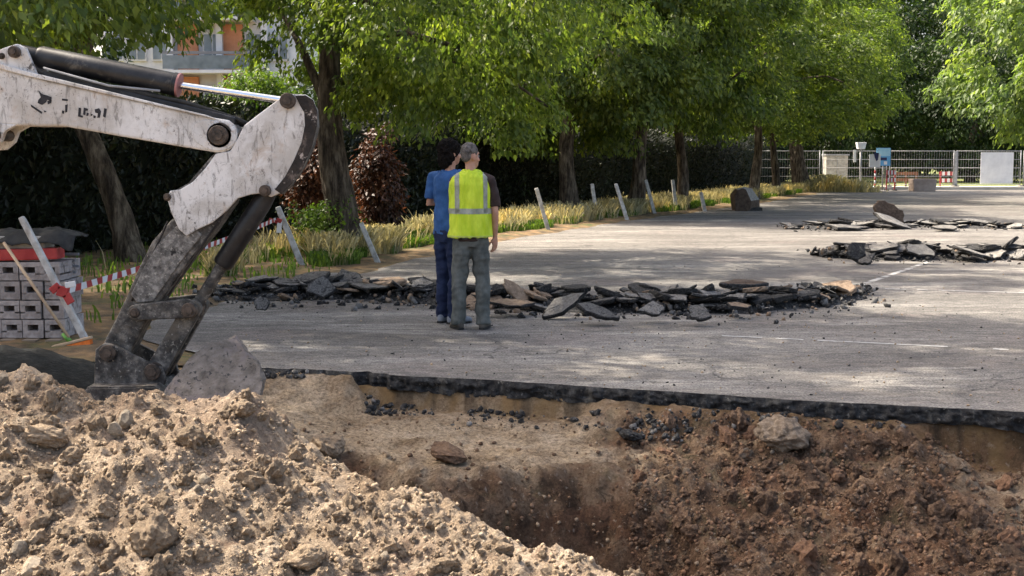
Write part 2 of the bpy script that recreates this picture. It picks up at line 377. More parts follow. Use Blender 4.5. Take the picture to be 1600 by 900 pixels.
# pit: red-brown topsoil, tan ledge and sandy bed, all placed by where the soil lies
def pit_mat():
    m, t, bs, tc, c = soil_mat('pit_soil', (0.085, 0.052, 0.033), (0.165, 0.105, 0.068), (0.26, 0.18, 0.12),
        [(2.3, 0.51, 0.60, (0.20, 0.102, 0.062), 0.55), (6, 0.56, 0.63, (0.30, 0.225, 0.155), 0.6), (11, 0.55, 0.62, (0.045, 0.032, 0.024), 0.75), (3.1, 0.55, 0.64, (0.11, 0.095, 0.055), 0.55), (26, 0.61, 0.65, (0.40, 0.34, 0.28), 0.75)])
    at_ = t.nodes.new('ShaderNodeAttribute'); at_.attribute_name = 'sand'
    sand = ramp(t, noise(t, tc, 3, 8, 0.7, 0.4), [(0.36, (0.25, 0.178, 0.112)), (0.5, (0.42, 0.325, 0.222)), (0.64, (0.53, 0.425, 0.308))])
    s = ramp(t, noise(t, tc, 40, 6, 0.8), [(0.39, (0.5, 0.48, 0.46)), (0.5, (1, 1, 1)), (0.61, (1.45, 1.43, 1.4))])
    sand = mix(t, 1.0, sand, s, 'MULTIPLY')
    c = mix(t, at_.outputs['Fac'], c, sand)
    at2 = t.nodes.new('ShaderNodeAttribute'); at2.attribute_name = 'ochre'
    och = ramp(t, noise(t, tc, 5, 8, 0.7, 0.4), [(0.3, (0.16, 0.10, 0.05)), (0.5, (0.29, 0.185, 0.085)), (0.7, (0.36, 0.25, 0.13))])
    c = mix(t, at2.outputs['Fac'], c, och)
    at4 = t.nodes.new('ShaderNodeAttribute'); at4.attribute_name = 'hollow_shade'
    c = mix(t, math_node(t, 'MULTIPLY', at4.outputs['Fac'], 0.42), c, (0.050, 0.033, 0.022))  # shade of the deep hollow, painted into the soil colour
    at3 = t.nodes.new('ShaderNodeAttribute'); at3.attribute_name = 'tar'
    c = mix(t, math_node(t, 'MULTIPLY', at3.outputs['Fac'], 0.5), c, (0.022, 0.022, 0.022))
    return finish_soil(m, t, bs, tc, c, 1.0)
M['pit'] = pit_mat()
M['verge'] = pmat('verge_litter', [(0.28, (0.055, 0.045, 0.028)), (0.48, (0.15, 0.105, 0.06)), (0.62, (0.25, 0.155, 0.075)), (0.8, (0.36, 0.29, 0.18))], 2.6, 0.97, 9, 0.9, 0.03, 30,
    over=[(1.1, 0.52, 0.68, (0.09, 0.105, 0.035), None), (4.2, 0.60, 0.72, (0.30, 0.145, 0.05), None)])
M['ground'] = pmat('bare_earth', c2((0.13, 0.105, 0.075), (0.27, 0.22, 0.16)), 0.8, 0.97, 8, 0.6, 0.03, 12)
M['lawn'] = pmat('far_lawn', c2((0.10, 0.15, 0.035), (0.24, 0.24, 0.09)), 0.6, 0.97, 7, 0.6, 0.03, 8)
# ================================================================== THE SETTING
EDGE_P = [at(400, 577, 0), at(470, 578, 0), at(570, 583, 0), at(800, 596, 0), at(1000, 609, 0), at(1300, 628, 0), at(1600, 643, 0)]
ex = np.array([p[0] for p in EDGE_P] + [40.0]); ey = np.array([p[1] for p in EDGE_P])
ey = np.append(ey, ey[-1] + (ey[-1] - ey[-4]) / (ex[6] - ex[3]) * (40 - ex[6]) * 0.3)
def edge_y(x): return np.interp(x, ex, ey)

# ---- ground ring with a hole for the dig
HX0, HX1, HY0, HY1 = -9.0, 13.0, -3.0, 12.5
g = MB(); B = 600.0
for (x0, x1, y0, y1) in ((-B, HX0, -B, B), (HX1, B, -B, B), (HX0, HX1, -B, HY0), (HX0, HX1, HY1, B)):
    g.add([(x0, y0, -.16), (x1, y0, -.16), (x1, y1, -.16), (x0, y1, -.16)], [(0, 1, 2, 3)])
tag(g.obj('ground', M['ground']), kind='structure')

# ---- asphalt lot: a slab with a broken front edge
rng = np.random.default_rng(4)
fx = np.concatenate([np.arange(ex[0], 5.2, 0.035), np.arange(5.3, 14, 0.3), [40, 90]])
fy = edge_y(fx) + 0.016 * fbm(fx * 5, fx * 0 + 3.3, 5, 4) + 0.022 * fbm(fx * 0.9, fx * 0 + 1.3, 8, 2)
fy[fx < -0.95] += 0.10 * np.abs(fbm(fx[fx < -0.95] * 5, fx[fx < -0.95] * 0, 11, 3)) + 0.03
front = list(zip(fx, fy))
leftp = [(-2.6, 10.3), (-3.3, 11.6), (-3.55, 12.6), (-3.4, 13.8), (-2.6, 16.6), (-1.3, 21.2), (-0.25, 25), (2.6, 32), (6.3, 40), (10.4, 49.5), (14.6, 60), (16.3, 64.6)]
lp = []
for i in range(len(leftp) - 1):
    a, b = np.array(leftp[i]), np.array(leftp[i + 1]); n = max(2, int(np.linalg.norm(b - a) / 0.35))
    for k in range(n):
        p = a + (b - a) * k / n; s_ = 0.22 * fbm(np.array([p[1] * 0.7]), np.array([1.7]), 21, 4)[0]
        lp.append((p[0] + s_, p[1]))
outline = front + [(90, 64.6), (16.3, 64.6)] + lp[::-1]
bm = bmesh.new(); vv = [bm.verts.new((x, y, 0.0)) for x, y in outline]; bm.faces.new(vv)
bmesh.ops.triangulate(bm, faces=bm.faces[:])
me = bpy.data.meshes.new('asphalt_lot'); bm.to_mesh(me); bm.free(); me.materials.append(M['asphalt'])
lot = link('asphalt_lot', me); tag(lot, kind='structure')
# the black broken face under the front edge
zs = np.linspace(0.0, -0.15, 11)
fxx = np.arange(ex[0], 5.2, 0.016); fyy = np.interp(fxx, fx, fy)
X = np.repeat(fxx[None], len(zs), 0); Z = np.repeat(zs[:, None], len(fxx), 1)
dep = 0.022 * fbm(X * 9, Z * 14, 31, 4) + 0.018 * fbm(X * 24, Z * 30, 33, 3) + 0.020 * np.abs(fbm(X * 11, Z * 1.5, 38, 3))
dep = dep * sstep(0, -0.03, Z) + 0.012 * sstep(0, -0.05, Z)
low = -0.118 - 0.025 * fbm(X * 1.6, X * 0 + 9.0, 35, 4)
Zd = Z / 0.15 * (-low)
Y = np.repeat(fyy[None], len(zs), 0) - dep
me = grid_mesh('cut_edge', X, Y, Zd - 0.0005, M['bitumen'])
link('cut_edge', me, lot)

# ---- faded bay markings
def line_strip(p, q, wdt, name='bay_line'):
    p, q = np.array(p[:2]), np.array(q[:2]); d = q - p; L = np.linalg.norm(d); d /= L; n = np.array((-d[1], d[0])) * wdt / 2
    m = MB(); k = int(L / 0.12); r = random.Random(int(L * 100))
    for i in range(k):     # worn: some pieces are gone
        if r.random() < 0.2: continue
        a = p + d * L * i / k; b = p + d * L * (i + 1) / k; j = [r.uniform(0.65, 1.05) for _ in range(4)]
        m.add([(*(a - n * j[0]), .004), (*(b - n * j[1]), .004), (*(b + n * j[2]), .004), (*(a + n * j[3]), .004)], [(0, 1, 2, 3)])
    o = m.obj(name, M['line_paint'], lot); tag(o, kind='stuff'); return o
line_strip(at(1338, 448, 0), at(1452, 409, 0), 0.10)
line_strip(at(1366, 451, 0), at(1640, 459, 0), 0.09)
line_strip(at(1128, 525, 0), at(1600, 548, 0), 0.07)

# ---- the dig
def pit_h(x, y, fine=True):
    s = edge_y(x) - y
    n1 = fbm(x * 1.3, y * 1.3, 41, 3); n2 = fbm(x * 4.2, y * 4.2, 43, 4); n3 = fbm(x * 13, y * 13, 47, 4)
    left = 1 - sstep(0.35, 1.1, x + 0.25 * n1)            # 1 on the tan ledge side
    far_r = sstep(2.55, 3.0, x + 0.12 * n1)
    # ledge
    brk = 1.55 + 0.22 * n1 - 0.35 * sstep(-0.6, 0.9, x)
    zl = -0.235 - 0.045 * s - 0.85 * sstep(brk, brk + 0.75, s) - 0.35 * sstep(brk + .7, brk + 1.6, s)
    zl = zl + 0.10 * (1 - sstep(-1.75, -1.05, x)) * sstep(0, .5, s)
    # bank of red soil
    zb = -0.125 - 0.26 * s - 0.28 * np.clip(s - 1.9, 0, 9) + 0.085 * n1
    zb = np.maximum(zb, -1.25)
    zr = -0.37 - 0.05 * s - 0.24 * np.clip(s - 0.75, 0, 9)
    z = zl * left + (zb * (1 - far_r) + zr * far_r) * (1 - left)
    n4 = fbm(x * 36, y * 36, 49, 3)
    lump = np.maximum(n2, -0.25) * 0.075 + np.maximum(n3, -0.3) * 0.038 + np.maximum(n4, -.3) * .012
    amp = left * (0.35 + 0.7 * sstep(brk - .2, brk + .3, s)) + (1 - left) * (1 - 0.45 * far_r)
    z = z + lump * amp * sstep(0.0, 0.25, s)
    # vertical foot of the cut below the asphalt
    wall = sstep(-0.005, 0.07 + 0.03 * n2, s)
    z = -0.10 * (1 - wall) + z * wall
    lip = 0.055 * fbm(x * 2.6, y * 0 + 4.0, 57, 4)
    hump = (1 - left) * (1 - far_r) * (0.035 + lip) + (1 - sstep(-1.25, -1.0, x + .1 * n2)) * (0.235 + .6 * lip)
    z = z + hump * (1 - sstep(0.05, 0.5, s)) * sstep(.01, .08, s)
    z = np.minimum(z, -0.004) * sstep(-.02, .005, s) + (-0.10) * (1 - sstep(-.02, .005, s))
    # climbs out again where the photographer stands, and levels out to the left
    out = 1 - sstep(3.0, 4.3, y)
    z = z * (1 - out) + (0.0 + 0.02 * n2) * out
    lf = 1 - sstep(-2.6, -1.8, x + 0.2 * n1)
    z = z * (1 - lf) + (-0.03 + 0.03 * n2) * lf * (1 - sstep(10.0, 10.4, y)) + (-0.15) * lf * sstep(10.0, 10.4, y)
    return z
xs = np.concatenate([np.arange(HX0, -2.2, 0.12), np.arange(-2.2, 4.6, 0.02), np.arange(4.6, HX1 + .01, 0.15)]); xs[-1] = HX1
ys = np.concatenate([np.arange(HY0, 4.2, 0.15), np.arange(4.2, 9.0, 0.022), np.arange(9.0, 10.2, 0.02), np.arange(10.2, HY1 + .01, 0.2)]); ys[-1] = HY1
X, Y = np.meshgrid(xs, ys)
Z = pit_h(X, Y)
bd = (X == HX0) | (X == HX1) | (Y == HY0) | (Y == HY1); Z[bd] = -0.158
s_ = edge_y(X) - Y; n_ = fbm(X * 1.3, Y * 1.3, 41, 3); n2_ = fbm(X * 3.4, Y * 3.4, 53, 4)
left = 1 - sstep(0.25, 1.2, X + 0.45 * n2_)
brk = 1.55 + 0.22 * n_ - 0.35 * sstep(-0.6, 0.9, X) + 0.16 * n2_
sand = left * (1 - sstep(brk - 0.12, brk + 0.22, s_)) * (0.75 + 0.25 * sstep(.1, .5, s_)) + 0.7 * sstep(2.5, 3.1, X + .3 * n2_) * (1 - sstep(.9, 1.5, s_ + .4 * n2_)) * sstep(.1, .25, s_)
sand = np.maximum(sand, 1 - sstep(-2.2, -1.6, X)); sand = np.clip(sand, 0, 1)
strk = sstep(.12, .30, fbm(X * 5.5, X * 0 + 6.0, 59, 3)) * (1 - sstep(.06, .22, s_)) * sstep(-1.0, -.9, X)
ochre = (1 - sstep(0.06, 0.24, s_ + 0.16 * n2_)) * (0.25 + 0.6 * sstep(-.2, .2, n2_))
V3 = None
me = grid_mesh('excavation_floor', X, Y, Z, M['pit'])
hollow_shade = left * sstep(brk, brk + .35, s_ + .25 * n2_) * sstep(-.9, -.4, X)  # mask for the painted shade past the ledge break
for nm, arr in (('sand', sand), ('ochre', ochre), ('tar', strk), ('hollow_shade', hollow_shade)):
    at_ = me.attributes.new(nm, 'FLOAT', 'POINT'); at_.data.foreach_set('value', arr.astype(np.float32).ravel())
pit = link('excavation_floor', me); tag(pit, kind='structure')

# ---- spoil heap of dry soil in the foreground
ridge = []
for px, py, yc in ((-1200, 560, 6.6), (-500, 540, 6.5), (-200, 542, 6.4), (0, 562, 6.3), (60, 588, 6.3), (120, 606, 6.3), (200, 612, 6.3), (300, 614, 6.3), (400, 618, 6.28), (440, 648, 6.22), (500, 688, 6.1), (600, 744, 5.85), (700, 792, 5.6), (800, 832, 5.4), (900, 868, 5.2), (1000, 902, 5.0), (1100, 960, 4.8), (1300, 1100, 4.4)):
    p = at(px, py, Y=yc); ridge.append((p[0], p[1], p[2]))
rx_, ry_, rz_ = map(np.array, zip(*ridge))
def heap_h(x, y):
    x2 = x + 0.10 * fbm(x * 1.1, y * 1.1, 61, 2)
    yc = np.interp(x2, rx_, ry_); zc = np.interp(x2, rx_, rz_)
    df = yc - y
    z = zc - 0.02 - np.where(df > 0, 0.355 * np.sqrt(df * df + 0.03) - 0.06, -0.0) - np.where(df <= 0, 0.72 * (-df) - 0.0, 0)
    n1 = fbm(x * 2.1, y * 2.1, 71, 3); n2 = fbm(x * 6.5, y * 6.5, 73, 3); n3 = fbm(x * 17, y * 17, 79, 4); n4 = fbm(x * 46, y * 46, 83, 3)
    z = z + 0.062 * n1 + 0.036 * np.maximum(n2, -0.25) + 0.023 * np.maximum(n3, -0.4) * (0.4 + 1.0 * sstep(-.1, .4, n1)) + 0.010 * np.maximum(n4, -0.3)
    return np.where(df > 2.0, np.maximum(z, -0.06 + 0.01 * n3), z)
xs = np.concatenate([np.arange(-6.0, -2.75, 0.08), np.arange(-2.75, 1.35, 0.0125)])
ys = np.concatenate([np.arange(2.6, 3.9, 0.05), np.arange(3.9, 6.9, 0.0125), np.arange(6.9, 7.9, 0.06)])
X, Y = np.meshgrid(xs, ys); Z = heap_h(X, Y)
keep = Z > pit_h(X, Y) - 0.10
heap = thing('spoil_heap', 'big heap of dry beige excavated soil filling the left foreground', 'soil heap', (-1.5, 5.2, 0))
me = grid_mesh('soil_mass', X + 1.5, Y - 5.2, Z, M['heap'], keep)
link('soil_mass', me, heap)

def lump_mesh(name, seed, mats, sub=2, flat=0.8, rough=0.30, freq=1.4):
    bm = bmesh.new(); bmesh.ops.create_icosphere(bm, subdivisions=sub, radius=0.5)
    off = Vector((seed * 3.17, seed * 1.31, seed * 0.71)); r = random.Random(seed)
    sx, sy = r.uniform(0.75, 1.2), r.uniform(0.75, 1.2)
    for v in bm.verts:
        n = v.co.normalized()
        d = 1 + rough * mnoise.noise(n * freq + off) + rough * 0.55 * mnoise.noise(n * freq * 2.6 + off) + (rough * 0.3 * mnoise.noise(n * freq * 6 + off) if sub > 2 else 0)
        v.co = Vector((n.x * sx, n.y * sy, n.z * flat)) * 0.5 * d
    me = bpy.data.meshes.new(name); bm.to_mesh(me); bm.free()
    for m in (mats if isinstance(mats, list) else [mats]): me.materials.append(m)
    return me
def lump_arrays(seed, sub=1, flat=0.7, rough=0.65):
    me = lump_mesh('tmp', seed, M['clod'], sub, flat, rough)
    V = np.empty(len(me.vertices) * 3, np.float32); me.vertices.foreach_get('co', V)
    F = np.array([p.vertices[:] for p in me.polygons]); bpy.data.meshes.remove(me)
    return V.reshape(-1, 3), F
def rand_rot(rg, n):
    q = rg.normal(size=(n, 4)); q /= np.linalg.norm(q, axis=1)[:, None]; a, b, c, d = q.T
    return np.stack([np.stack([1 - 2 * (c * c + d * d), 2 * (b * c - a * d), 2 * (b * d + a * c)], -1),
                     np.stack([2 * (b * c + a * d), 1 - 2 * (b * b + d * d), 2 * (c * d - a * b)], -1),
                     np.stack([2 * (b * d - a * c), 2 * (c * d + a * b), 1 - 2 * (b * b + c * c)], -1)], 1)
def scatter_stuff(name, P, S, mats, seed, parent=None, sub=1, mi=None, flat=0.8):
    rg = np.random.default_rng(seed); base = [lump_arrays(seed * 10 + k, sub, flat) for k in range(5)]
    Rm = rand_rot(rg, len(P)); Vs, Fs, Ms = [], [], []; o = 0
    off = WLOC.get(parent.name, np.zeros(3)) if parent else np.zeros(3)
    for i in range(len(P)):
        V, F = base[i % 5]; Vs.append(V @ Rm[i].T * S[i] + (P[i] - off)); Fs.append(F + o); o += len(V)
        Ms.append(np.full(len(F), 0 if mi is None else mi[i]))
    me = np_mesh(name, np.concatenate(Vs), np.concatenate(Fs), mats, smooth=False, mi=np.concatenate(Ms))
    ob = link(name, me, parent); tag(ob, kind='stuff'); return ob

rg = np.random.default_rng(12)
clod_meshes = [lump_mesh('clod', 100 + k, M['clod'], 3, 0.75, 0.55, 1.6) for k in range(9)] + [lump_mesh('stone', 130 + k, M['stone'], 2, 0.7, 0.35) for k in range(3)]
def sampler(fn, x0, x1, y0, y1, d):
    gx = np.arange(x0, x1, d); gy = np.arange(y0, y1, d); G = fn(*np.meshgrid(gx, gy))
    def f(x, y):
        i = np.clip((np.asarray(x) - x0) / d, 0, len(gx) - 1.001); j = np.clip((np.asarray(y) - y0) / d, 0, len(gy) - 1.001)
        a = i.astype(int); b = j.astype(int); u = i - a; v = j - b
        return (G[b, a] * (1 - u) + G[b, a + 1] * u) * (1 - v) + (G[b + 1, a] * (1 - u) + G[b + 1, a + 1] * u) * v
    return f
heap_s = sampler(heap_h, -3.2, 1.6, 3.4, 7.6, 0.015); pit_s = sampler(pit_h, -3.2, 4.8, 3.4, 10.6, 0.03)
def both_s(x, y): return np.maximum(np.where(np.asarray(y) < 7.5, heap_s(x, y), -9), pit_s(x, y))
def cast(u, v):
    """first ground point seen through the given photograph pixels"""
    c, s = math.cos(PITCH), math.sin(PITCH); uu = (u - 800) / 2000; vv_ = (450 - v) / 2000
    d = np.stack([uu, c + vv_ * s, -s + vv_ * c], -1); ts = np.linspace(3.6, 10.4, 700)
    out = np.full((len(u), 3), np.nan)
    for i in range(len(u)):
        P_ = CAM + ts[:, None] * d[i]; hit = np.nonzero(P_[:, 2] < both_s(P_[:, 0], P_[:, 1]))[0]
        if len(hit): out[i] = P_[hit[0]]
    return out
def heap_pts(n, rg):
    P_ = cast(rg.uniform(-60, 1020, n * 2), rg.uniform(565, 915, n * 2)); P_ = P_[~np.isnan(P_[:, 0])]
    P_ = P_[(heap_s(P_[:, 0], P_[:, 1]) > pit_s(P_[:, 0], P_[:, 1]) - .02) & (P_[:, 1] < 7.4)][:n]
    P_[:, 2] = heap_s(P_[:, 0], P_[:, 1]); return P_
P = heap_pts(285, rg)
for i, p in enumerate(P):
    sz = 0.026 + 0.075 * rg.random() ** 2.6
    me = clod_meshes[int(rg.integers(0, 9))] if rg.random() < 0.93 else clod_meshes[9 + int(rg.integers(0, 3))]
    o = link('clod' if me.name.startswith('clod') else 'stone', me, heap, tuple(p - np.array((-1.5, 5.2, 0)) + np.array((0, 0, sz * 0.12))))
    o.scale = (sz,) * 3; o.rotation_euler = tuple(rg.uniform(0, 6.28, 3))
P = heap_pts(4200, rg); S = 0.006 + 0.022 * rg.random(len(P)) ** 2.5
scatter_stuff('loose_crumbs', P + np.stack([S * 0, S * 0, S * 0.15], -1), S, [M['clod'], M['stone']], 7, heap, 1, (rg.random(len(P)) < 0.06).astype(int))

def lone_rock(name, px, py, wpx, hgt, label, mat, seed, surf=heap_h, flat=0.8, tilt=0.2, sink=0.18):
    p = cast(np.array([px]), np.array([py]))[0]; sz = wpx / 2000 * p[1]; zz = float(both_s(p[0], p[1]))
    me = lump_mesh(name, seed, mat, 4, flat, 0.30)
    o = link(name, me, None, (p[0], p[1], zz + sz * flat * (0.5 - sink))); o.scale = (sz, sz, sz * hgt); o.rotation_euler = (tilt, tilt * .5, seed)
    tag(o, label, 'clod' if 'clod' in name else 'stone'); return o
lone_rock('soil_clod', 242, 862, 84, 1.0, 'large rounded grey-brown clod low on the left soil heap', M['clod'], 201)
lone_rock('soil_clod', 510, 712, 56, 0.8, 'dark grey clod jutting from the right slope of the beige heap', M['clod'], 202)
lone_rock('soil_clod', 70, 700, 62, 0.7, 'flat wide clod near the left frame edge on the beige heap', M['clod'], 203)
lone_rock('soil_clod', 300, 694, 46, 0.9, 'rounded clod in the middle of the beige heap below the slab', M['clod'], 204)
lone_rock('soil_clod', 380, 650, 38, 0.9, 'brown clod near the top of the heap right of the bucket', M['clod'], 205)
lone_rock('soil_clod', 480, 888, 66, 0.7, 'dark crumbly clod at the bottom edge of the heap', M['clod'], 206)
lone_rock('rounded_stone', 1222, 690, 78, 0.8, 'pale rounded stone lying below the broken asphalt edge', M['tan_stone'], 207, pit_h, 0.75, 0.2, 0.3)
lone_rock('dark_stone', 700, 722, 62, 0.55, 'dark brown lump on the tan ledge behind the heap', M['red_clod'], 208, pit_h, 0.7)
lone_rock('dark_stone', 985, 690, 46, 0.6, 'small black lump on the ledge below the asphalt cut', M['bitumen'], 209, pit_h, 0.6)

# ---- loose soil on the bank
soil_bank = thing('soil_bank', 'red-brown lumpy soil bank sloping down from the asphalt cut', 'soil bank', (2.0, 8.0, -0.5))
def pit_pts(n, rg, u0, u1, v0, v1):
    P_ = cast(rg.uniform(u0, u1, n * 2), rg.uniform(v0, v1, n * 2)); P_ = P_[~np.isnan(P_[:, 0])]
    P_ = P_[(edge_y(P_[:, 0]) - P_[:, 1] > 0.06) & ((heap_s(P_[:, 0], P_[:, 1]) < pit_s(P_[:, 0], P_[:, 1])) | (P_[:, 1] > 7.4))][:n]
    P_[:, 2] = pit_s(P_[:, 0], P_[:, 1]); return P_
red_meshes = [lump_mesh('clod', 300 + k, M['red_clod'], 3, 0.75, 0.6, 1.6) for k in range(8)] + [lump_mesh('clod', 320 + k, M['rust_clod'], 3, 0.7, 0.6, 1.6) for k in range(3)] + [lump_mesh('stone', 330 + k, M['tan_stone'], 3, 0.7, 0.5) for k in range(2)]
P = pit_pts(200, rg, 980, 1640, 660, 905)
for p in P:
    sz = 0.035 + 0.13 * rg.random() ** 3; q = rg.random()
    me = red_meshes[int(rg.integers(0, 8))] if q < 0.78 else (red_meshes[8 + int(rg.integers(0, 3))] if q < 0.94 else red_meshes[11 + int(rg.integers(0, 2))])
    o = link(me.name.split('.')[0], me, soil_bank, tuple(p - np.array((2.0, 8.0, -0.5)) + np.array((0, 0, sz * 0.1))))
    o.scale = (sz,) * 3; o.rotation_euler = tuple(rg.uniform(0, 6.28, 3))
P = np.concatenate([pit_pts(3800, rg, 980, 1640, 650, 910), pit_pts(420, rg, 420, 1000, 640, 860)])
S = 0.008 + 0.03 * rg.random(len(P)) ** 2.5
mi = np.where(P[:, 0] < 0.6, np.where(rg.random(len(P)) < .3, 3, 0), rg.choice([0] * 17 + [1] * 4 + [2], len(P)))
scatter_stuff('loose_crumbs', P + np.stack([S * 0, S * 0, S * 0.15], -1), S, [M['red_clod'], M['rust_clod'], M['tan_stone'], M['clod']], 9, soil_bank, 1, mi)
# black crumbs fallen from the cut
P = []
for (u0, u1, v0, v1, n) in ((570, 680, 606, 650, 150), (730, 820, 640, 662, 50), (965, 1080, 656, 690, 120), (400, 480, 577, 592, 90), (700, 1600, 640, 672, 160)):
    P.append(pit_pts(n, rg, u0, u1, v0, v1))
P = np.concatenate(P); S = 0.010 + 0.045 * rg.random(len(P)) ** 2.5
tag(scatter_stuff('asphalt_crumbs', P + np.stack([S * 0, S * 0, S * 0.2], -1), S, [M['chunk_side'], M['chunk_top']], 15, None, 1, (rg.random(len(P)) < .15).astype(int)), 'black asphalt crumbs fallen below the cut edge', 'rubble')

# ---- verge: litter-covered strip left of the lot
LINE = np.array(leftp)
def lot_left(y): return np.interp(y, LINE[:, 1], LINE[:, 0])
ty = np.concatenate([np.arange(10.0, 45, 0.22), np.arange(45, 90, 1.0)])
tn = np.concatenate([np.arange(-0.5, 3.2, 0.16), np.arange(3.2, 12, 0.6), np.arange(12, 60, 6.0)])
YY, NN = np.meshgrid(ty, tn); XX = lot_left(YY) - NN
ZZ = -0.02 + 0.05 * sstep(-0.25, 0.7, NN + 0.3 * fbm(XX * .8, YY * .8, 91, 3)) + 0.025 * fbm(XX * 1.3, YY * 1.3, 93, 4) * sstep(0, .8, NN)
tag(link('verge', grid_mesh('verge', XX[::-1], YY[::-1], ZZ[::-1], M['verge'])), kind='structure')
def verge_z(x, y):
    x = np.asarray(x, float); y = np.asarray(y, float); n = lot_left(y) - x
    return -0.02 + 0.05 * sstep(-0.25, 0.7, n + 0.3 * fbm(x * .8, y * .8, 91, 3)) + 0.025 * fbm(x * 1.3, y * 1.3, 93, 4) * sstep(0, .8, n)

# ---- far side: kerb, pale strip, lawn
k = MB(); k.box((58, 64.8, 0.0), (83.6, 0.3, 0.30)); tag(k.obj('kerb', M['kerb'], bevel=0.02), kind='structure')
k = MB(); k.add([(16.2, 64.95, .10), (100, 64.95, .10), (100, 68.5, .10), (14, 68.5, .10)], [(0, 1, 2, 3)]); tag(k.obj('pavement', M['kerb']), kind='structure')
k = MB(); k.add([(-60, 68.5, .08), (140, 68.5, .08), (140, 150, .3), (-60, 150, .3)], [(0, 1, 2, 3)]); tag(k.obj('lawn', M['lawn']), kind='structure')

# ================================================================== VEGETATION
def leaf_cloud(P, A, N, L, Wd, rg, fold=0.25):
    """one folded diamond per point: axis A, normal N"""
    n = len(P); A = A / (np.linalg.norm(A, axis=1)[:, None] + 1e-9)
    Bv = np.cross(N, A); Bv /= (np.linalg.norm(Bv, axis=1)[:, None] + 1e-9); Nn = np.cross(A, Bv)
    L = L[:, None]; Wd = Wd[:, None]
    v0 = P; v1 = P + A * L * .42 + Bv * Wd + Nn * Wd * fold; v2 = P + A * L - Nn * L * .10; v3 = P + A * L * .42 - Bv * Wd + Nn * Wd * fold
    V = np.stack([v0, v1, v2, v3], 1).reshape(-1, 3); i = np.arange(n)[:, None] * 4
    F = np.concatenate([i + np.array([[0, 1, 2]]), i + np.array([[0, 2, 3]])], 1).reshape(-1, 3)
    return V, F
def crown_arrays(seed, rx, ry, rz, ncl, nleaf, leaf, clr=(0.4, 0.85), droop=0.55, rin=0.35):
    rg = np.random.default_rng(seed)
    d = rg.normal(size=(ncl, 3)); d /= np.linalg.norm(d, axis=1)[:, None]
    r = rin + (1 - rin) * rg.random(ncl) ** 0.55
    lob = 1 + 0.22 * np.sin(3 * np.arctan2(d[:, 1], d[:, 0]) + seed) * (1 - d[:, 2] ** 2)
    C = d * r[:, None] * np.array((rx, ry, rz)) * lob[:, None]
    lim = -rz * (0.50 + 0.16 * np.sin(2 * np.arctan2(C[:, 1], C[:, 0]) + seed * 1.7) + 0.10 * np.sin(5 * np.arctan2(C[:, 1], C[:, 0]) + seed)) 
    C[:, 2] = np.where(C[:, 2] < lim, lim + 0.45 * (C[:, 2] - lim), C[:, 2]) - np.where(C[:, 2] < lim, np.abs(rg.normal(0, 0.16, ncl)), 0)
    cr = rg.uniform(*clr, ncl); wgt = cr ** 2; wgt /= wgt.sum()
    ci = rg.choice(ncl, nleaf, p=wgt)
    o = rg.normal(size=(nleaf, 3)); o /= np.linalg.norm(o, axis=1)[:, None]; rr = rg.random(nleaf) ** 0.5
    o = o * rr[:, None] * cr[ci][:, None] * np.array((1.0, 1.0, 0.62))
    hd = np.hypot(o[:, 0], o[:, 1]); o[:, 2] -= droop * hd ** 2 / cr[ci]
    P = C[ci] + o
    outw = P / np.array((rx, ry, rz)); outw /= (np.linalg.norm(outw, axis=1)[:, None] + 1e-6)
    A = outw * 0.6 + rg.normal(size=(nleaf, 3)) * 0.55 + np.array((0, 0, -0.75))
    on = o / (np.linalg.norm(o, axis=1)[:, None] + 1e-6)
    N = rg.normal(size=(nleaf, 3)) * 0.42 + on * 0.75 + outw * 0.25 + np.array((0, 0, 0.55))
    L = leaf * rg.uniform(0.65, 1.3, nleaf); V, F = leaf_cloud(P, A, N, L, L * rg.uniform(0.19, 0.30, nleaf), rg)
    return V, F, C
def trunk_builder(mb, base, top, r0, r1, seed, n=26, segs=44, wob=0.10, flare=1.45):
    r = random.Random(seed); b = np.array(base, float); t = np.array(top, float)
    ph = r.uniform(0, 6); path, rad = [], []
    for i in range(segs + 1):
        f = i / segs; p = b + (t - b) * f + np.array((math.sin(f * 4 + ph), math.cos(f * 3.1 + ph), 0)) * wob * math.sin(f * math.pi)
        path.append(p); rad.append((r0 + (r1 - r0) * f) * (1 + (flare - 1) * math.exp(-f * 9)))
    o = len(mb.v); mb.tube(path, rad, n)
    for k in range(o, len(mb.v)):      # ridged bark
        p = np.array(mb.v[k]); i = min((k - o) // n, segs); c = path[i]
        d = p - c; d = d * (1 + 0.12 * mnoise.noise(Vector((p[0] * 6 + seed, p[1] * 6, p[2] * 1.3))) + 0.10 * mnoise.noise(Vector((p[0] * 17 + seed, p[1] * 17, p[2] * 3.2))))
        mb.v[k] = tuple(c + d)
    return path
def limb(mb, a, b, r0, r1, r, sag=0.15, n=7):
    a, b = np.array(a, float), np.array(b, float); L = np.linalg.norm(b - a); path = []
    j = np.array([r.uniform(-1, 1) for _ in range(3)]) * 0.10 * L
    for i in range(6):
        f = i / 5; path.append(a + (b - a) * f + j * math.sin(f * math.pi) + np.array((0, 0, sag * L * math.sin(f * math.pi))))
    mb.tube(path, [r0 + (r1 - r0) * i / 5 for i in range(6)], n); return path
CROWNS = {}
def crown_mesh(key, mat, **kw):
    V, F, C = crown_arrays(**kw); CROWNS[key] = (np_mesh('crown', V, F, mat), C, kw)
crown_mesh('front', M['leaf'], seed=1, rx=3.4, ry=3.6, rz=4.2, ncl=240, nleaf=62000, leaf=0.118, clr=(0.32, 0.68), droop=0.8, rin=0.5)
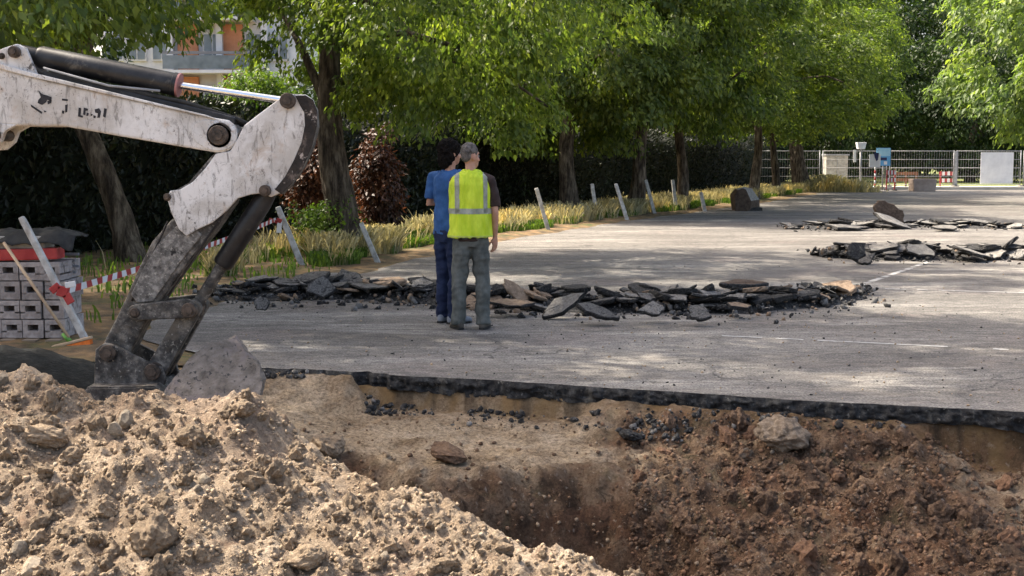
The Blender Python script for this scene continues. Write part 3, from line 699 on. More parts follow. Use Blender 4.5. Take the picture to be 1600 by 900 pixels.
crown_mesh('mid', M['leaf'], seed=2, rx=4.0, ry=4.2, rz=4.3, ncl=200, nleaf=50000, leaf=0.165, clr=(0.42, 0.85), droop=0.7, rin=0.5)
crown_mesh('mid2', M['leaf'], seed=3, rx=4.2, ry=4.0, rz=4.4, ncl=190, nleaf=50000, leaf=0.17, clr=(0.42, 0.9), droop=0.7, rin=0.5)
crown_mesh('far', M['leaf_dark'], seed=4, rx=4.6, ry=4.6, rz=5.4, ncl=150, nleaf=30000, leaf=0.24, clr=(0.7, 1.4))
crown_mesh('right', M['leaf_right'], seed=5, rx=4.6, ry=4.6, rz=5.0, ncl=210, nleaf=42000, leaf=0.22, clr=(0.42, 0.9), droop=0.7, rin=0.5)
crown_mesh('near', M['leaf'], seed=6, rx=3.7, ry=3.6, rz=3.2, ncl=230, nleaf=38000, leaf=0.12, clr=(0.35, 0.7))

def tree(key, base, top, r0, crown_c, label, seed, rot=0.0, scale=1.0, group=None, nl=9, mat=None, zs=1.0):
    base = np.array(base, float); me, C, kw = CROWNS[key]
    t = thing('broadleaf_tree', label, 'tree', tuple(base), group)
    mb = MB(); r = random.Random(seed)
    path = trunk_builder(mb, base - np.array((0, 0, 0.12)), top, r0, r0 * 0.55, seed)
    cc = np.array(crown_c, float); c, s = math.cos(rot), math.sin(rot)
    Cw = np.stack([C[:, 0] * c - C[:, 1] * s, C[:, 0] * s + C[:, 1] * c, C[:, 2] * zs], -1) * scale + cc
    tr = mb.obj('trunk', M['bark'], t, smooth=True)
    lm = MB(); pick = r.sample(range(len(Cw)), nl)
    for q in pick:
        f = r.uniform(0.55, 1.0); a = path[int(f * (len(path) - 1))]
        limb(lm, a, Cw[q], r0 * 0.34 * (1.3 - f * .5), 0.02, r)
    limb(lm, path[-1], cc + np.array((0, 0, kw['rz'] * 0.6)), r0 * 0.52, 0.03, r, 0.0)
    lo = lm.obj('limbs', M['bark'], t, smooth=True); lo['kind'] = 'stuff'
    co_ = link('crown', me, t, tuple(cc - base)); co_.rotation_euler = (0, 0, rot); co_.scale = (scale, scale, scale * zs); co_['kind'] = 'stuff'
    return t
def gz(px, py): p = at(px, py, 0.02); return p
# the row beside the lot
b = gz(540, 398); tree('front', b, b + np.array((-0.25, 0.1, 4.3)), 0.265, b + np.array((1.6, 0.2, 5.75)), 'stout tree with the thick dark trunk just behind the digger arm', 11, 0.4)
b = gz(890, 337); tree('mid', b, b + np.array((0.0, 0.1, 3.6)), 0.26, b + np.array((-0.3, 0.4, 5.6)), 'roadside tree with a straight pale-brown trunk right of the two men', 12, 1.2)
b = gz(988, 333); tree('mid2', b, b + np.array((0.45, 0.0, 3.4)), 0.24, b + np.array((0.9, 0.2, 5.9)), 'roadside tree whose trunk leans right between the white posts', 13, 2.0)
b = gz(1066, 326); tree('mid', b, b + np.array((-0.2, 0.1, 3.6)), 0.19, b + np.array((0.6, 1.2, 5.2)), 'slim brown-trunked tree behind the short white post', 14, 3.1, 0.95, zs=.75)
b = gz(1178, 311); tree('mid2', b, b + np.array((0.1, 0.1, 3.8)), 0.21, b + np.array((0.3, 0.0, 5.2)), 'dark-trunked tree standing behind the concrete block', 15, 4.0, 1.0, zs=.74)
b = gz(1212, 305); tree('mid', b, b + np.array((-0.1, 0.1, 3.8)), 0.18, b + np.array((0.2, 0.6, 5.6)), 'thin tree just left of the farthest thick trunk', 16, 5.0, 0.95, zs=.78)
b = gz(1254, 299); tree('mid2', b, b + np.array((-0.5, 0.1, 4.2)), 0.40, b + np.array((0.5, 0.0, 6.6)), 'farthest thick dark-trunked tree of the row beside yellow grass', 17, 0.9, 1.1, zs=.95)
# left side
b = gz(207, 408); tree('front', b, b + np.array((-1.1, 0.2, 3.6)), 0.20, b + np.array((-2.2, 0.6, 5.75)), 'slender tree leaning left behind the digger boom', 18, 2.4, 0.9, zs=0.75)
tree('near', (-7.6, 13.9, 0.02), (-7.2, 13.7, 3.6), 0.25, (-6.0, 14.0, 5.15), 'overhanging tree whose dark leaves reach in at the top left corner', 19, 0.3)
tree('mid', (-7.9, 15.9, 0.02), (-7.7, 15.8, 8.2), 0.36, (-7.4, 15.6, 11.6), 'tall tree left of the frame that shades the asphalt', 22, 1.9, 1.2)
# right side
tree('right', (21.6, 45.0, 0.0), (21.7, 45.1, 3.6), 0.32, (20.7, 45.0, 6.7), 'pale green sunlit tree overhanging the top right corner', 20, 0.2, 1.08)
# trees beyond the fence and behind the hedge
bgt = [(33, 106, 0.4, 2.0, 'tallest dark tree at the back behind the pale green tree'), (22, 108, 2.4, 2.0, 'tallest dark tree at the back above the fence gate'), (-19.5, 47, 1.0, 1.0, 'dark tree behind the hedge at the left frame edge'),
       (13.5, 79, 0.9, 1.0, 'dark tree beyond the mesh fence behind the blue sign'), (21, 82, 0.2, 1.05, 'dark tree beyond the mesh fence behind the concrete planter'),
       (28.5, 80, 1.6, 1.0, 'dark tree beyond the mesh fence behind the white board'), (36, 83, 2.5, 1.1, 'dark tree beyond the fence at the right frame edge'),
       (17, 94, 3.3, 1.5, 'tall dark tree standing far behind the blue sign'), (27, 97, 4.1, 1.5, 'tall dark tree standing far behind the white board'), (37, 98, 5.1, 1.5, 'tall dark tree far behind the right fence end'),
       (7, 84, 5.6, 1.3, 'tall dark tree seen far behind the end of the hedge'), (-1.5, 52, 0.7, 1.0, 'dark tree behind the hedge above the two men'),
       (3.2, 66, 1.5, 1.25, 'dark tree behind the hedge between the paired trunks'), (-3.0, 40, 2.2, 0.75, 'dark tree behind the hedge right of the orange building')]
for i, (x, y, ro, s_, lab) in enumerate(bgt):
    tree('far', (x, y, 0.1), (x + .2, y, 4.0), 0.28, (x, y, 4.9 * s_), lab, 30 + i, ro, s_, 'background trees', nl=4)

# ---- dark clipped hedge behind the row
HD = np.array((0.385, 0.923)); HN = np.array((-0.923, 0.385)); H0 = np.array((-6.5, 23.2))
hedge = thing('hedge', 'long dark evergreen hedge running behind the roadside trees', 'hedge', (H0[0], H0[1], 0))
def hedge_xy(t, n): return H0[None] + np.outer(t, HD) + np.outer(n, HN)
ts = np.arange(-14, 62, 0.5); prof = [(0.15, 0.0), (0.0, 1.2), (0.1, 2.2), (0.6, 2.62), (1.6, 2.6), (2.2, 1.2), (2.2, 0.0)]
V = []; 
for (n_off, z) in prof:
    xy = hedge_xy(ts, np.full(len(ts), n_off) + 0.15 * fbm(ts * .7, ts * 0 + z, 95, 3)); hh = 1 + 0.06 * fbm(ts * .5, ts * 0, 97, 2)
    V.append(np.column_stack([xy, z * hh - 0.05]))
V = np.array(V); n_, m_ = V.shape[:2]
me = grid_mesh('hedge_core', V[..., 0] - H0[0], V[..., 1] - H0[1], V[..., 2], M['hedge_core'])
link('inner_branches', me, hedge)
rg = np.random.default_rng(77); nl = 62000
t_ = rg.uniform(-14, 62, nl) ; t_ = np.where(rg.random(nl) < .45, rg.uniform(-14, 22, nl), t_)
side = rg.random(nl); z_ = rg.uniform(0.0, 2.75, nl); n_off = rg.normal(0.02, 0.13, nl) + 0.5 * np.clip(z_ - 2.3, 0, 1) ** 1
topm = side < 0.22; n_off[topm] = rg.uniform(0.2, 2.1, topm.sum()); z_[topm] = 2.66 + rg.normal(0, 0.10, topm.sum())
xy = hedge_xy(t_, n_off + 0.15 * fbm(t_ * .7, t_ * 0 + z_, 95, 3)); P = np.column_stack([xy - H0, z_ * (1 + 0.06 * fbm(t_ * .5, t_ * 0, 97, 2))])
A = rg.normal(size=(nl, 3)) * .5 + np.array((-HN[0] * .5, -HN[1] * .5, 0.6)); N = rg.normal(size=(nl, 3)) * .5 + np.array((-HN[0], -HN[1], 0.3))
L = rg.uniform(0.08, 0.19, nl); V, F = leaf_cloud(P, A, N, L, L * .22, rg)
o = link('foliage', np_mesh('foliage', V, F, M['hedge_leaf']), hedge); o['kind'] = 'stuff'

def bush(name, label, px, Y, zc, rx, rz, mat, seed, nleaf=9000, leaf=0.09, base_z=0.0, ry=None):
    p = at(px, 300, Y=Y); t = thing(name, label, 'bush', (p[0], Y, base_z))
    V, F, C = crown_arrays(seed, rx, ry or rx, rz, 60, nleaf, leaf, (0.18, 0.42), 0.3, 0.2)
    o = link('foliage', np_mesh('foliage', V, F, mat), t, (0, 0, zc - base_z)); o['kind'] = 'stuff'
    mb = MB(); r = random.Random(seed)
    for q in range(7): limb(mb, (p[0] + r.uniform(-.15, .15), Y + r.uniform(-.1, .1), base_z - .05), np.array(C[r.randrange(len(C))]) * .8 + np.array((p[0], Y, zc)), 0.035, 0.01, r, 0.05, 6)
    s_ = mb.obj('stems', M['bark'], t, smooth=True); s_['kind'] = 'stuff'; return t
bush('dead_conifer', 'rust-brown dead conifer right of the thick trunk', 592, 24.8, 1.12, 0.32, 1.12, M['dead_leaf'], 51, 8000, 0.10)
bush('dead_conifer', 'rust-brown dead conifer between the digger arm and the thick trunk', 488, 24.3, 1.0, 0.40, 1.05, M['dead_leaf'], 52, 5000, 0.10)
bush('leafy_shrub', 'small green weed bush at the foot of the thick trunk', 505, 21.0, 0.45, 0.45, 0.45, M['weed'], 54, 2500, 0.08)
bush('leafy_shrub', 'yellow-green sunlit shrub above the hedge left of the trunk', 400, 27.5, 2.95, 0.9, 0.6, M['weed'], 55, 5000, 0.10)

# ---- tall dry grass along the trees
def grass_patch(name, label, P, hmin, hmax, mat, seed, wid=0.011, lean=0.35):
    rg = np.random.default_rng(seed); n = len(P); h = rg.uniform(hmin, hmax, n)
    a = rg.uniform(0, 6.28, n); ln = h * rg.uniform(0.05, lean, n); d = np.stack([np.cos(a), np.sin(a), 0 * a], -1)
    a2 = rg.uniform(-0.7, 0.7, n); sd_ = np.stack([np.cos(a2), np.sin(a2), 0 * a], -1) * (wid * rg.uniform(.6, 1.6, n))[:, None]
    up = np.array((0, 0, 1.0)); v0 = P - sd_; v1 = P + sd_; m_ = P + d * (ln * .35)[:, None] + up * (h * .6)[:, None]; v2 = m_ + sd_ * .9; v3 = m_ - sd_ * .9
    tp = P + d * ln[:, None] + up * h[:, None]; hd = sd_ * rg.choice([0.1, 0.1, 1.6], n)[:, None]; v4 = tp + hd - up * 0.02; v5 = tp - hd
    V = np.stack([v0, v1, v2, v3, v4, v5], 1).reshape(-1, 3); i = np.arange(n)[:, None] * 6
    F = np.concatenate([i + np.array([[0, 1, 2, 3]]), i + np.array([[3, 2, 4, 5]])], 1).reshape(-1, 4)
    o = link(name, np_mesh(name, V, F, mat)); return tag(o, label, 'grass', None, 'stuff')
rg = np.random.default_rng(5)
n = 120000; y = 17 + 46 * rg.random(n) ** 1.6; off = 0.75 + np.abs(rg.normal(0, 1.0, n)) + 0.4 * fbm(y * .5, y * 0, 3, 3)
x = lot_left(y) - off
dens = fbm(x * .9, y * .9, 7, 3) + 0.35 * (x / y > -0.155) - 0.55 * (x / y < -0.16) - 0.2 * (y < 19)
k_ = dens > -0.10 + 0.35 * rg.random(n); k_ &= off > 0.5; x, y = x[k_], y[k_]
P = np.column_stack([x, y, verge_z(x, y) - 0.02])
hm = sstep(-.3, .5, fbm(x * .7, y * .7, 15, 3))
tall = hm > rg.random(len(x)) * 0.95
grass_patch('dry_grass', 'tall pale dry grass growing along the row of trees', P[tall], 0.12, 0.48, M['grass'], 1, 0.0065, 0.6)
grass_patch('green_grass', 'short green grass between the white posts', P[~tall], 0.06, 0.22, M['weed'], 2, 0.009, 0.6)
n = 2600; x = rg.uniform(-6.6, -2.6, n); y = rg.uniform(12.2, 23, n); k_ = (x < lot_left(y) - .4) & (fbm(x * 1.2, y * 1.2, 23, 3) > 0.0); x, y = x[k_], y[k_]
grass_patch('sparse_grass', 'sparse low grass on the leaf-littered verge behind the digger', np.column_stack([x, y, verge_z(x, y) - .02]), 0.06, 0.2, M['weed'], 3, 0.010)
p0 = gz(1296, 299); n = 5000; x = p0[0] + rg.normal(0, 1.0, n) ; y = p0[1] + rg.uniform(-1.0, 1.6, n); k_ = x < 17.4; x, y = x[k_], y[k_]
zz = -0.45 * np.clip(np.abs(x - p0[0]) / 1.8 + .5 * fbm(x * 1.4, y * 1.4, 33, 3), 0, 1.2)
grass_patch('yellow_grass', 'clump of tall yellow grass beside the far trunk', np.column_stack([x, y, zz]), 0.40, 0.85, M['grass'], 4, 0.022, .6)

# ================================================================== BUILDING BEHIND THE TREES
M['render_white'] = pmat('white_render', c2((0.60, 0.61, 0.62), (0.74, 0.75, 0.76)), 0.8, 0.85)
M['orange_panel'] = pmat('orange_panel', c2((0.50, 0.20, 0.10), (0.62, 0.28, 0.15)), 1.2, 0.8)
M['grey_panel'] = pmat('grey_panel', c2((0.16, 0.17, 0.19), (0.24, 0.25, 0.27)), 1.2, 0.7)
M['glass'] = pmat('window_glass', c2((0.10, 0.13, 0.15), (0.22, 0.26, 0.29)), 0.6, 0.08, 3, 0.0, spec=0.6)
def building():
    Y = 74.0; x0 = at(160, 100, Y=Y)[0]; x1 = at(470, 100, Y=Y)[0]
    t = thing('apartment_block', 'white apartment block with orange panels glimpsed through the leaves', 'building', ((x0 + x1) / 2, Y, 0))
    MB().box(((x0 + x1) / 2, Y + 5.2, 7.5), (x1 - x0, 10, 15)).obj('wall', M['render_white'], t)
    fl = 2.95
    cols = [at(p, 100, Y=Y)[0] for p in (178, 214, 252, 294, 332, 364, 398, 436)]
    for f in range(5):
        zb = 0.55 + f * fl
        for i, cx in enumerate(cols):
            if i in (3, 5):
                MB().box((cx, Y + 0.10, zb + 1.35), (1.15, 0.3, fl - 0.25)).obj('panel', M['orange_panel'], t)
            else:
                wn = MB().box((cx, Y + 0.14, zb + 1.45), (1.05, 0.2, 1.6)).obj('window', M['white_paint_soft'], t)
                MB().box((cx - .25, Y + 0.03, zb + 1.45), (0.42, 0.04, 1.4)).obj('pane', M['glass'], wn)
                MB().box((cx + .25, Y + 0.03, zb + 1.45), (0.42, 0.04, 1.4)).obj('pane', M['glass'], wn)
        xa, xb = at(262, 100, Y=Y)[0], at(400, 100, Y=Y)[0]
        MB().box(((xa + xb) / 2, Y - 0.55, zb - 0.02), (xb - xa, 1.5, 0.18)).obj('balcony_slab', M['render_white'], t)
        MB().box(((xa + xb) / 2, Y - 1.27, zb + 1.02), (xb - xa, 0.06, 0.16)).obj('balcony_rail', M['grey_panel'], t)
        MB().box(((xa + xb) / 2, Y - 1.27, zb + 0.50), (xb - xa - .1, 0.03, 0.75)).obj('balcony_screen', M['glass'], t)
    for p in (268, 345, 415):
        cx = at(p, 100, Y=Y)[0]; MB().box((cx, Y - 0.1, 7.5), (0.35, 0.5, 15)).obj('pier', M['render_white'], t)
    MB().box((at(378, 15, Y=Y)[0], Y - 0.2, 10.4), (0.95, 0.6, 2.2)).obj('bay', M['grey_panel'], t)
    MB().box(((x0 + x1) / 2, Y + 5.1, 15.2), (x1 - x0 + .8, 11, 0.4)).obj('roof', M['grey_panel'], t)
building()

# ================================================================== FAR END OF THE LOT
M['red'] = pmat('faded_red', c2((0.34, 0.035, 0.035), (0.50, 0.075, 0.065)), 4, 0.6, var=0.1)
M['white'] = pmat('plain_white', c2((0.66, 0.66, 0.65), (0.78, 0.78, 0.77)), 4, 0.6)
M['board'] = pmat('grey_white_board', c2((0.55, 0.56, 0.58), (0.68, 0.69, 0.70)), 1.5, 0.7)
M['blue'] = pmat('sign_blue', c2((0.10, 0.34, 0.62), (0.16, 0.44, 0.70)), 1.3, 0.5)
M['cyan'] = pmat('sign_pale_blue', c2((0.30, 0.58, 0.72), (0.40, 0.66, 0.78)), 1.3, 0.5)
M['navy'] = pmat('navy_print', c2((0.02, 0.025, 0.08), (0.04, 0.045, 0.12)), 3, 0.6)
M['planter'] = pmat('stained_planter', c2((0.30, 0.235, 0.20), (0.44, 0.36, 0.31)), 1.5, 0.9, 6)
M['brown_wood'] = pmat('brown_timber', c2((0.13, 0.055, 0.03), (0.24, 0.11, 0.06)), 3, 0.8)

FY = 66.2; FX = at(1492, 280, Y=FY)[0]; PW = 3.45
def fence_panel(x0, x1, z0, h, label):
    t = thing('mesh_fence_panel', label, 'fence', ((x0 + x1) / 2, FY, z0), 'site fence panels')
    m = MB()
    for x in (x0 + .03, x1 - .03): m.tube([(x, FY, z0), (x, FY, z0 + h)], 0.028, 8)
    m.obj('posts', M['steel'], t, smooth=True)['kind'] = 'stuff'
    for i in range(5):
        z = z0 + 0.12 + (h - 0.15) * i / 4
        MB().tube([(x0 + .05, FY, z), (x1 - .05, FY, z)], 0.017 if i in (0, 2, 4) else 0.011, 6).obj('rail', M['steel'], t, smooth=True)
    m = MB(); n = 26
    for i in range(1, n):
        x = x0 + (x1 - x0) * i / n; m.box((x, FY + .02, z0 + h / 2), (0.0065, 0.0065, h - 0.1))
    m.obj('mesh_wires', M['steel'], t)['kind'] = 'stuff'
    for x in (x0, x1):
        MB().box((x, FY, z0 + 0.03), (0.24, 0.6, 0.14)).obj('foot', M['concrete'], t, bevel=0.02)
names = ['left end mesh fence panel behind the lamp post', 'mesh fence panel behind the blue sign', 'mesh fence panel left of the thick fence post', 'mesh fence panel carrying the white board', 'mesh fence panel at the right frame edge', 'mesh fence panel beyond the right frame edge']
for i in range(6):
    x0 = FX + PW * (i - 3) + 0.04
    fence_panel(x0, x0 + PW - 0.10, 0.10, 1.88, names[i])
pw = MB().box((FX + 0.02, FY - 0.02, 1.02), (0.16, 0.1, 1.84)).obj('fence_post', M['steel'], bevel=0.01); tag(pw, 'thick grey post clamping two mesh fence panels together', 'post')
pa, pb = at(1533, 238, Y=FY - .08), at(1582, 287, Y=FY - .08)
t = thing('site_board', 'large blank grey-white board fixed on the mesh fence', 'board', ((pa[0] + pb[0]) / 2, FY - .08, pb[2]))
MB().box(((pa[0] + pb[0]) / 2, FY - .08, (pa[2] + pb[2]) / 2), (pb[0] - pa[0], 0.03, pa[2] - pb[2])).obj('sheet', M['board'], t)
for zz in (0.2, 0.8): MB().box(((pa[0] + pb[0]) / 2, FY - .045, pb[2] + zz * (pa[2] - pb[2])), (pb[0] - pa[0] - .1, 0.03, 0.06)).obj('batten', M['steel'], t)

# blue information sign
def sign_blue():
    Y = 64.2; a, b = at(1370, 231, Y=Y), at(1391, 259, Y=Y); cx = (a[0] + b[0]) / 2
    t = thing('blue_sign', 'blue rectangular sign on a thin post before the fence', 'sign', (cx, Y, 0))
    MB().box((cx, Y, (a[2] + b[2]) / 2), (b[0] - a[0], 0.04, a[2] - b[2])).obj('plate', M['blue'], t)
    h = a[2] - b[2]
    MB().box((cx, Y - 0.024, a[2] - h * .24), (b[0] - a[0] - .04, 0.006, h * .44)).obj('pale_field', M['cyan'], t)
    MB().box((cx - .02, Y - 0.026, a[2] - h * .62), (.36, 0.006, h * .16)).obj('print_band', M['navy'], t)
    MB().box((cx + .1, Y - 0.028, a[2] - h * .84), (.16, 0.006, h * .18)).obj('print_mark', M['white'], t)
    MB().tube([(cx, Y + .05, 0), (cx, Y + .05, a[2] - .05)], 0.035, 8).obj('post', M['steel'], t, smooth=True)
sign_blue()
def sign_white():
    Y = 63.6; a, b = at(1358, 241, Y=Y), at(1375, 261, Y=Y); cx = at(1368, 250, Y=Y)[0]
    t = thing('warning_sign', 'white sign with dark mark on a red and white striped pole', 'sign', (cx, Y, 0))
    MB().box(((a[0] + b[0]) / 2, Y - .05, (a[2] + b[2]) / 2), (b[0] - a[0], 0.03, a[2] - b[2])).obj('plate', M['white'], t)
    MB().prism([(cx - .12, a[2] + .1), (cx + .14, a[2] + .06), (cx + .10, a[2] - .28), (cx + .02, a[2] - .34), (cx - .06, a[2] - .16)], Y - .075, Y - .068).obj('mark', M['navy'], t)
    z1 = b[2]; n = 7
    for i in range(n):
        MB().tube([(cx, Y, z1 * i / n), (cx, Y, z1 * (i + 1) / n)], 0.04, 8).obj('pole_band', M['red'] if i % 2 else M['white'], t, smooth=True)
    MB().tube([(cx, Y, z1), (cx, Y, a[2])], 0.035, 8).obj('pole', M['steel'], t, smooth=True)
sign_white()
def barrier(px, py, wpx, label, Y, h=1.0):
    p = at(px, py, Y=Y); wd = wpx / 2000 * Y
    t = thing('road_barrier', label, 'barrier', (p[0], Y, 0), 'red and white barriers')
    for zc in (h - .12, h - .48):
        b = MB(); n = 6
        for i in range(n): b.box((p[0] - wd / 2 + wd * (i + .5) / n, Y, zc), (wd / n, 0.03, 0.2), mi=i % 2)
        b.obj('striped_board', [M['red'], M['white']], t)
    for sx in (-1, 1):
        MB().box((p[0] + sx * wd * .42, Y + .035, h / 2), (0.05, 0.04, h)).obj('leg', M['red'], t)
        MB().box((p[0] + sx * wd * .42, Y, 0.03), (0.07, 0.6, 0.06)).obj('foot', M['rubber'], t)
barrier(1392, 280, 15, 'small red and white striped barrier below the blue sign', 63.2)
barrier(1480, 276, 24, 'red and white barrier behind the concrete planter', 67.4, 0.9)
def rails(px0, px1, Y, label):
    a, b = at(px0, 280, Y=Y), at(px1, 280, Y=Y)
    t = thing('timber_railing', label, 'railing', ((a[0] + b[0]) / 2, Y, 0.1))
    for z in (0.45, 0.78): MB().box(((a[0] + b[0]) / 2, Y, z), (b[0] - a[0], 0.05, 0.16)).obj('rail', M['brown_wood'], t)
    for f in (0.05, 0.5, 0.95): MB().box((a[0] + (b[0] - a[0]) * f, Y + .05, 0.48), (0.09, 0.05, 0.78)).obj('post', M['brown_wood'], t)
rails(1398, 1434, 67.6, 'low brown timber railing behind the fence beside the planter')
p = at(1446, 299, 0)
t = thing('concrete_planter', 'stained concrete planter block on the asphalt before the fence', 'planter', (p[0], 62.0, 0))
wd = 37 / 2000 * 62.0
MB().prism([(p[0] - wd * .46, 0), (p[0] + wd * .46, 0), (p[0] + wd / 2, .58), (p[0] - wd / 2, .58)], 61.7, 62.5).obj('body', M['planter'], t, bevel=0.02)
MB().box((p[0], 62.1, .60), (wd * .9, .66, .03)).obj('soil', M['ground'], t)
# pale kiosk / cabinet and lamp
a, b = at(1292, 243, Y=69), at(1325, 288, Y=69)
t = thing('utility_cabinet', 'pale grey cabinet half hidden by branches and yellow grass', 'cabinet', ((a[0] + b[0]) / 2, 69.5, 0.1))
MB().box(((a[0] + b[0]) / 2, 69.5, (a[2] + .1) / 2), (b[0] - a[0], 0.8, a[2] - .1)).obj('body', M['concrete'], t, bevel=0.02)
MB().box(((a[0] + b[0]) / 2, 69.5, a[2] + .04), (b[0] - a[0] + .1, 0.95, 0.08)).obj('lid', M['steel'], t)
MB().box(((a[0] + b[0]) / 2, 69.08, (a[2] + .1) / 2), (0.03, 0.03, a[2] - .3)).obj('door_seam', M['steel'], t)
a = at(1345, 233, Y=65.4)
t = thing('lamp_post', 'short pale lamp post with a square head left of the signs', 'lamp', (a[0], 65.4, 0.1))
MB().tube([(a[0], 65.4, .1), (a[0], 65.4, a[2])], 0.05, 8).obj('pole', M['steel'], t, smooth=True)
MB().prism([(a[0] - .16, a[2]), (a[0] + .16, a[2]), (a[0] + .24, a[2] + .34), (a[0] - .24, a[2] + .34)], 65.2, 65.6).obj('head', M['white'], t, bevel=0.02)
MB().box((a[0] - .3, 65.38, a[2] - .35), (0.14, 0.03, 0.62)).obj('plate', M['white'], t)

# ================================================================== CONCRETE BLOCK, POSTS, TAPE
M['chunk_dark_brown'] = pmat('chunk_dark_brown', [(0.3, (0.05, 0.034, 0.024)), (0.7, (0.12, 0.085, 0.062))], 9, 0.95, 7, 0.8, 0.015, 50)
def conc_block():
    p = at(1168, 329, 0); w_ = 46 / 2000 * p[1]
    t = thing('broken_concrete_block', 'tilted broken block with pale top and brown side at the verge', 'block', (p[0], p[1], 0))
    x, y = p[0], p[1]
    prof = [(-.46, .0), (-.52, .60), (-.36, .82), (-.02, .90), (.22, .84), (.52, .40), (.50, .14), (.36, .0)]
    V = []
    for (yy, k, q) in ((-.46, .97, .50), (-.40, 1.0, .54), (.45, 1.0, 1.0), (.52, .96, 1.0)):
        for (a, b) in prof: V.append((x + (-.5 + (a + .5) * q) * w_ + .02 * math.sin(b * 9 + yy * 3), y + yy + .05 * b, b * w_ * .88 * k))
    n = len(prof); F = [tuple(range(n))] + [tuple(3 * n + i for i in reversed(range(n)))]; mi = [1, 1]
    for r_ in range(3):
        for i in range(n):
            F.append((r_ * n + i, r_ * n + n + i, r_ * n + n + (i + 1) % n, r_ * n + (i + 1) % n)); mi.append(0 if i in (2, 3, 4) else 1)
    mb = MB(); mb.v = V; mb.f = F; mb.m = mi
    o = mb.obj('block_body', [M['chunk_pale'], M['chunk_dark_brown']], t, bevel=0.015)
    MB().box((x, y + .1, .04), (w_ * .9, .7, .12)).obj('dark_underside', M['chunk_side'], t)
conc_block()
M['whitewash'] = pmat('flaking_whitewash', [(0.3, (0.30, 0.285, 0.255)), (0.65, (0.55, 0.54, 0.51))], 9, 0.85, 8, 0.6, 0.008, 40, var=0.1, over=[(7, 0.56, 0.70, (0.25, 0.22, 0.18), (1, 1, .4))])
def post(top, base, rad, label):
    b = at(*base, 0.0); Y = b[1]; tpt = at(*top, Y=Y); rad *= .8
    d = tpt - b; L = np.linalg.norm(d); d /= L; s = np.cross(d, (0, 1, 0)); s /= np.linalg.norm(s); u = np.cross(s, d)
    V = []; r = random.Random(int(base[0]))
    for f, k in ((-.15 / L, 1.1), (0.0, 1.08), (0.5, 1.0), (0.97, 0.97), (1.0, .85)):
        for (i, j) in ((-1, -1), (1, -1), (1, 1), (-1, 1)):
            V.append(b + d * L * f + (s * i + u * j) * rad * k * r.uniform(.93, 1.05))
    F = [(q * 4 + i, q * 4 + (i + 1) % 4, q * 4 + 4 + (i + 1) % 4, q * 4 + 4 + i) for q in range(4) for i in range(4)] + [(3, 2, 1, 0), (16, 17, 18, 19)]
    o = MB().add(V, F).obj('white_post', M['whitewash'], None, tuple(b), bevel=0.008)
    tag(o, label, 'post', 'white posts along the verge'); return b, tpt
post((434, 323), (473, 417), 0.050, 'leaning white post tied with striped tape right of the digger arm')
post((564, 348), (590, 410), 0.046, 'short leaning white post at the foot of the thick trunk')
post((838, 294), (857, 360), 0.055, 'leaning white post right of the two men, nearest of its row')
post((925, 287), (933, 342), 0.058, 'nearly upright white post just right of the straight trunk')
post((962, 287), (980, 344), 0.060, 'leaning white post left of the leaning trunk')
post((1009, 281), (1023, 335), 0.060, 'leaning white post right of the leaning trunk')
post((1051, 281), (1057, 330), 0.062, 'upright white post left of the slim brown trunk')
post((1095, 300), (1101, 330), 0.066, 'shortest white post, farthest in the row by the block')
post((33, 339), (140, 543), 0.033, 'long white post leaning beside the stack of hollow blocks')

def tape(points, label, wdt=0.06, seg=0.13, sag=0.05):
    P = [np.array(p, float) for p in points]; mb = MB(); k = 0
    for a, b in zip(P[:-1], P[1:]):
        L = np.linalg.norm(b - a); n = max(2, int(L / seg))
        for i in range(n):
            f0, f1 = i / n, (i + 1) / n
            p = a + (b - a) * f0 - np.array((0, 0, sag * 4 * f0 * (1 - f0))); q = a + (b - a) * f1 - np.array((0, 0, sag * 4 * f1 * (1 - f1)))
            u0 = np.array((0, .02 * math.sin(k * .9), wdt / 2)); u1 = np.array((0, .02 * math.sin((k + 1) * .9), wdt / 2)); e = np.array((0, .002, 0))
            mb.add([p - u0, q - u1, q + u1, p + u0, p - u0 + e, q - u1 + e, q + u1 + e, p + u0 + e], [(0, 1, 2, 3), (7, 6, 5, 4), (0, 4, 5, 1), (3, 2, 6, 7)], k % 2); k += 1
    return tag(mb.obj('barrier_tape', [M['red'], M['white']]), label, 'tape')
ta = at(100, 455, Y=10.80); tb = at(431, 343, Y=at(473, 417, 0)[1] - .06)
tape([ta, tb], 'red and white striped barrier tape strung behind the digger arm', sag=0.04)
kn = MB()
for (dx, dz, w_, a_) in ((0.0, 0, .09, 0.3), (.05, -.06, .07, -.5), (-.06, .03, .06, .9), (.07, .06, .05, 1.4)):
    kn.box(ta + np.array((dx, -.04, dz)), (w_, .02, .09), Matrix.Rotation(a_, 3, 'Y'), mi=0 if dx <= .05 else 1)
tag(kn.obj('tape_knot', [M['red'], M['white']], bevel=0.006), 'bunched red tape knot on the post beside the blocks', 'tape')
kn = MB(); q = at(436, 345, Y=tb[1] - .06)
for (dx, dz, w_, h_, a_) in ((0.0, 0, .08, .07, 0.3), (.0, -.10, .07, .16, .1), (-.08, .0, .14, .04, .4)):
    kn.box(q + np.array((dx, 0, dz)), (w_, .02, h_), Matrix.Rotation(a_, 3, 'Y'), mi=1 if dz < -.05 else 0)
tag(kn.obj('tape_knot', [M['red'], M['white']], bevel=0.006), 'tape end knotted round the post right of the arm', 'tape')

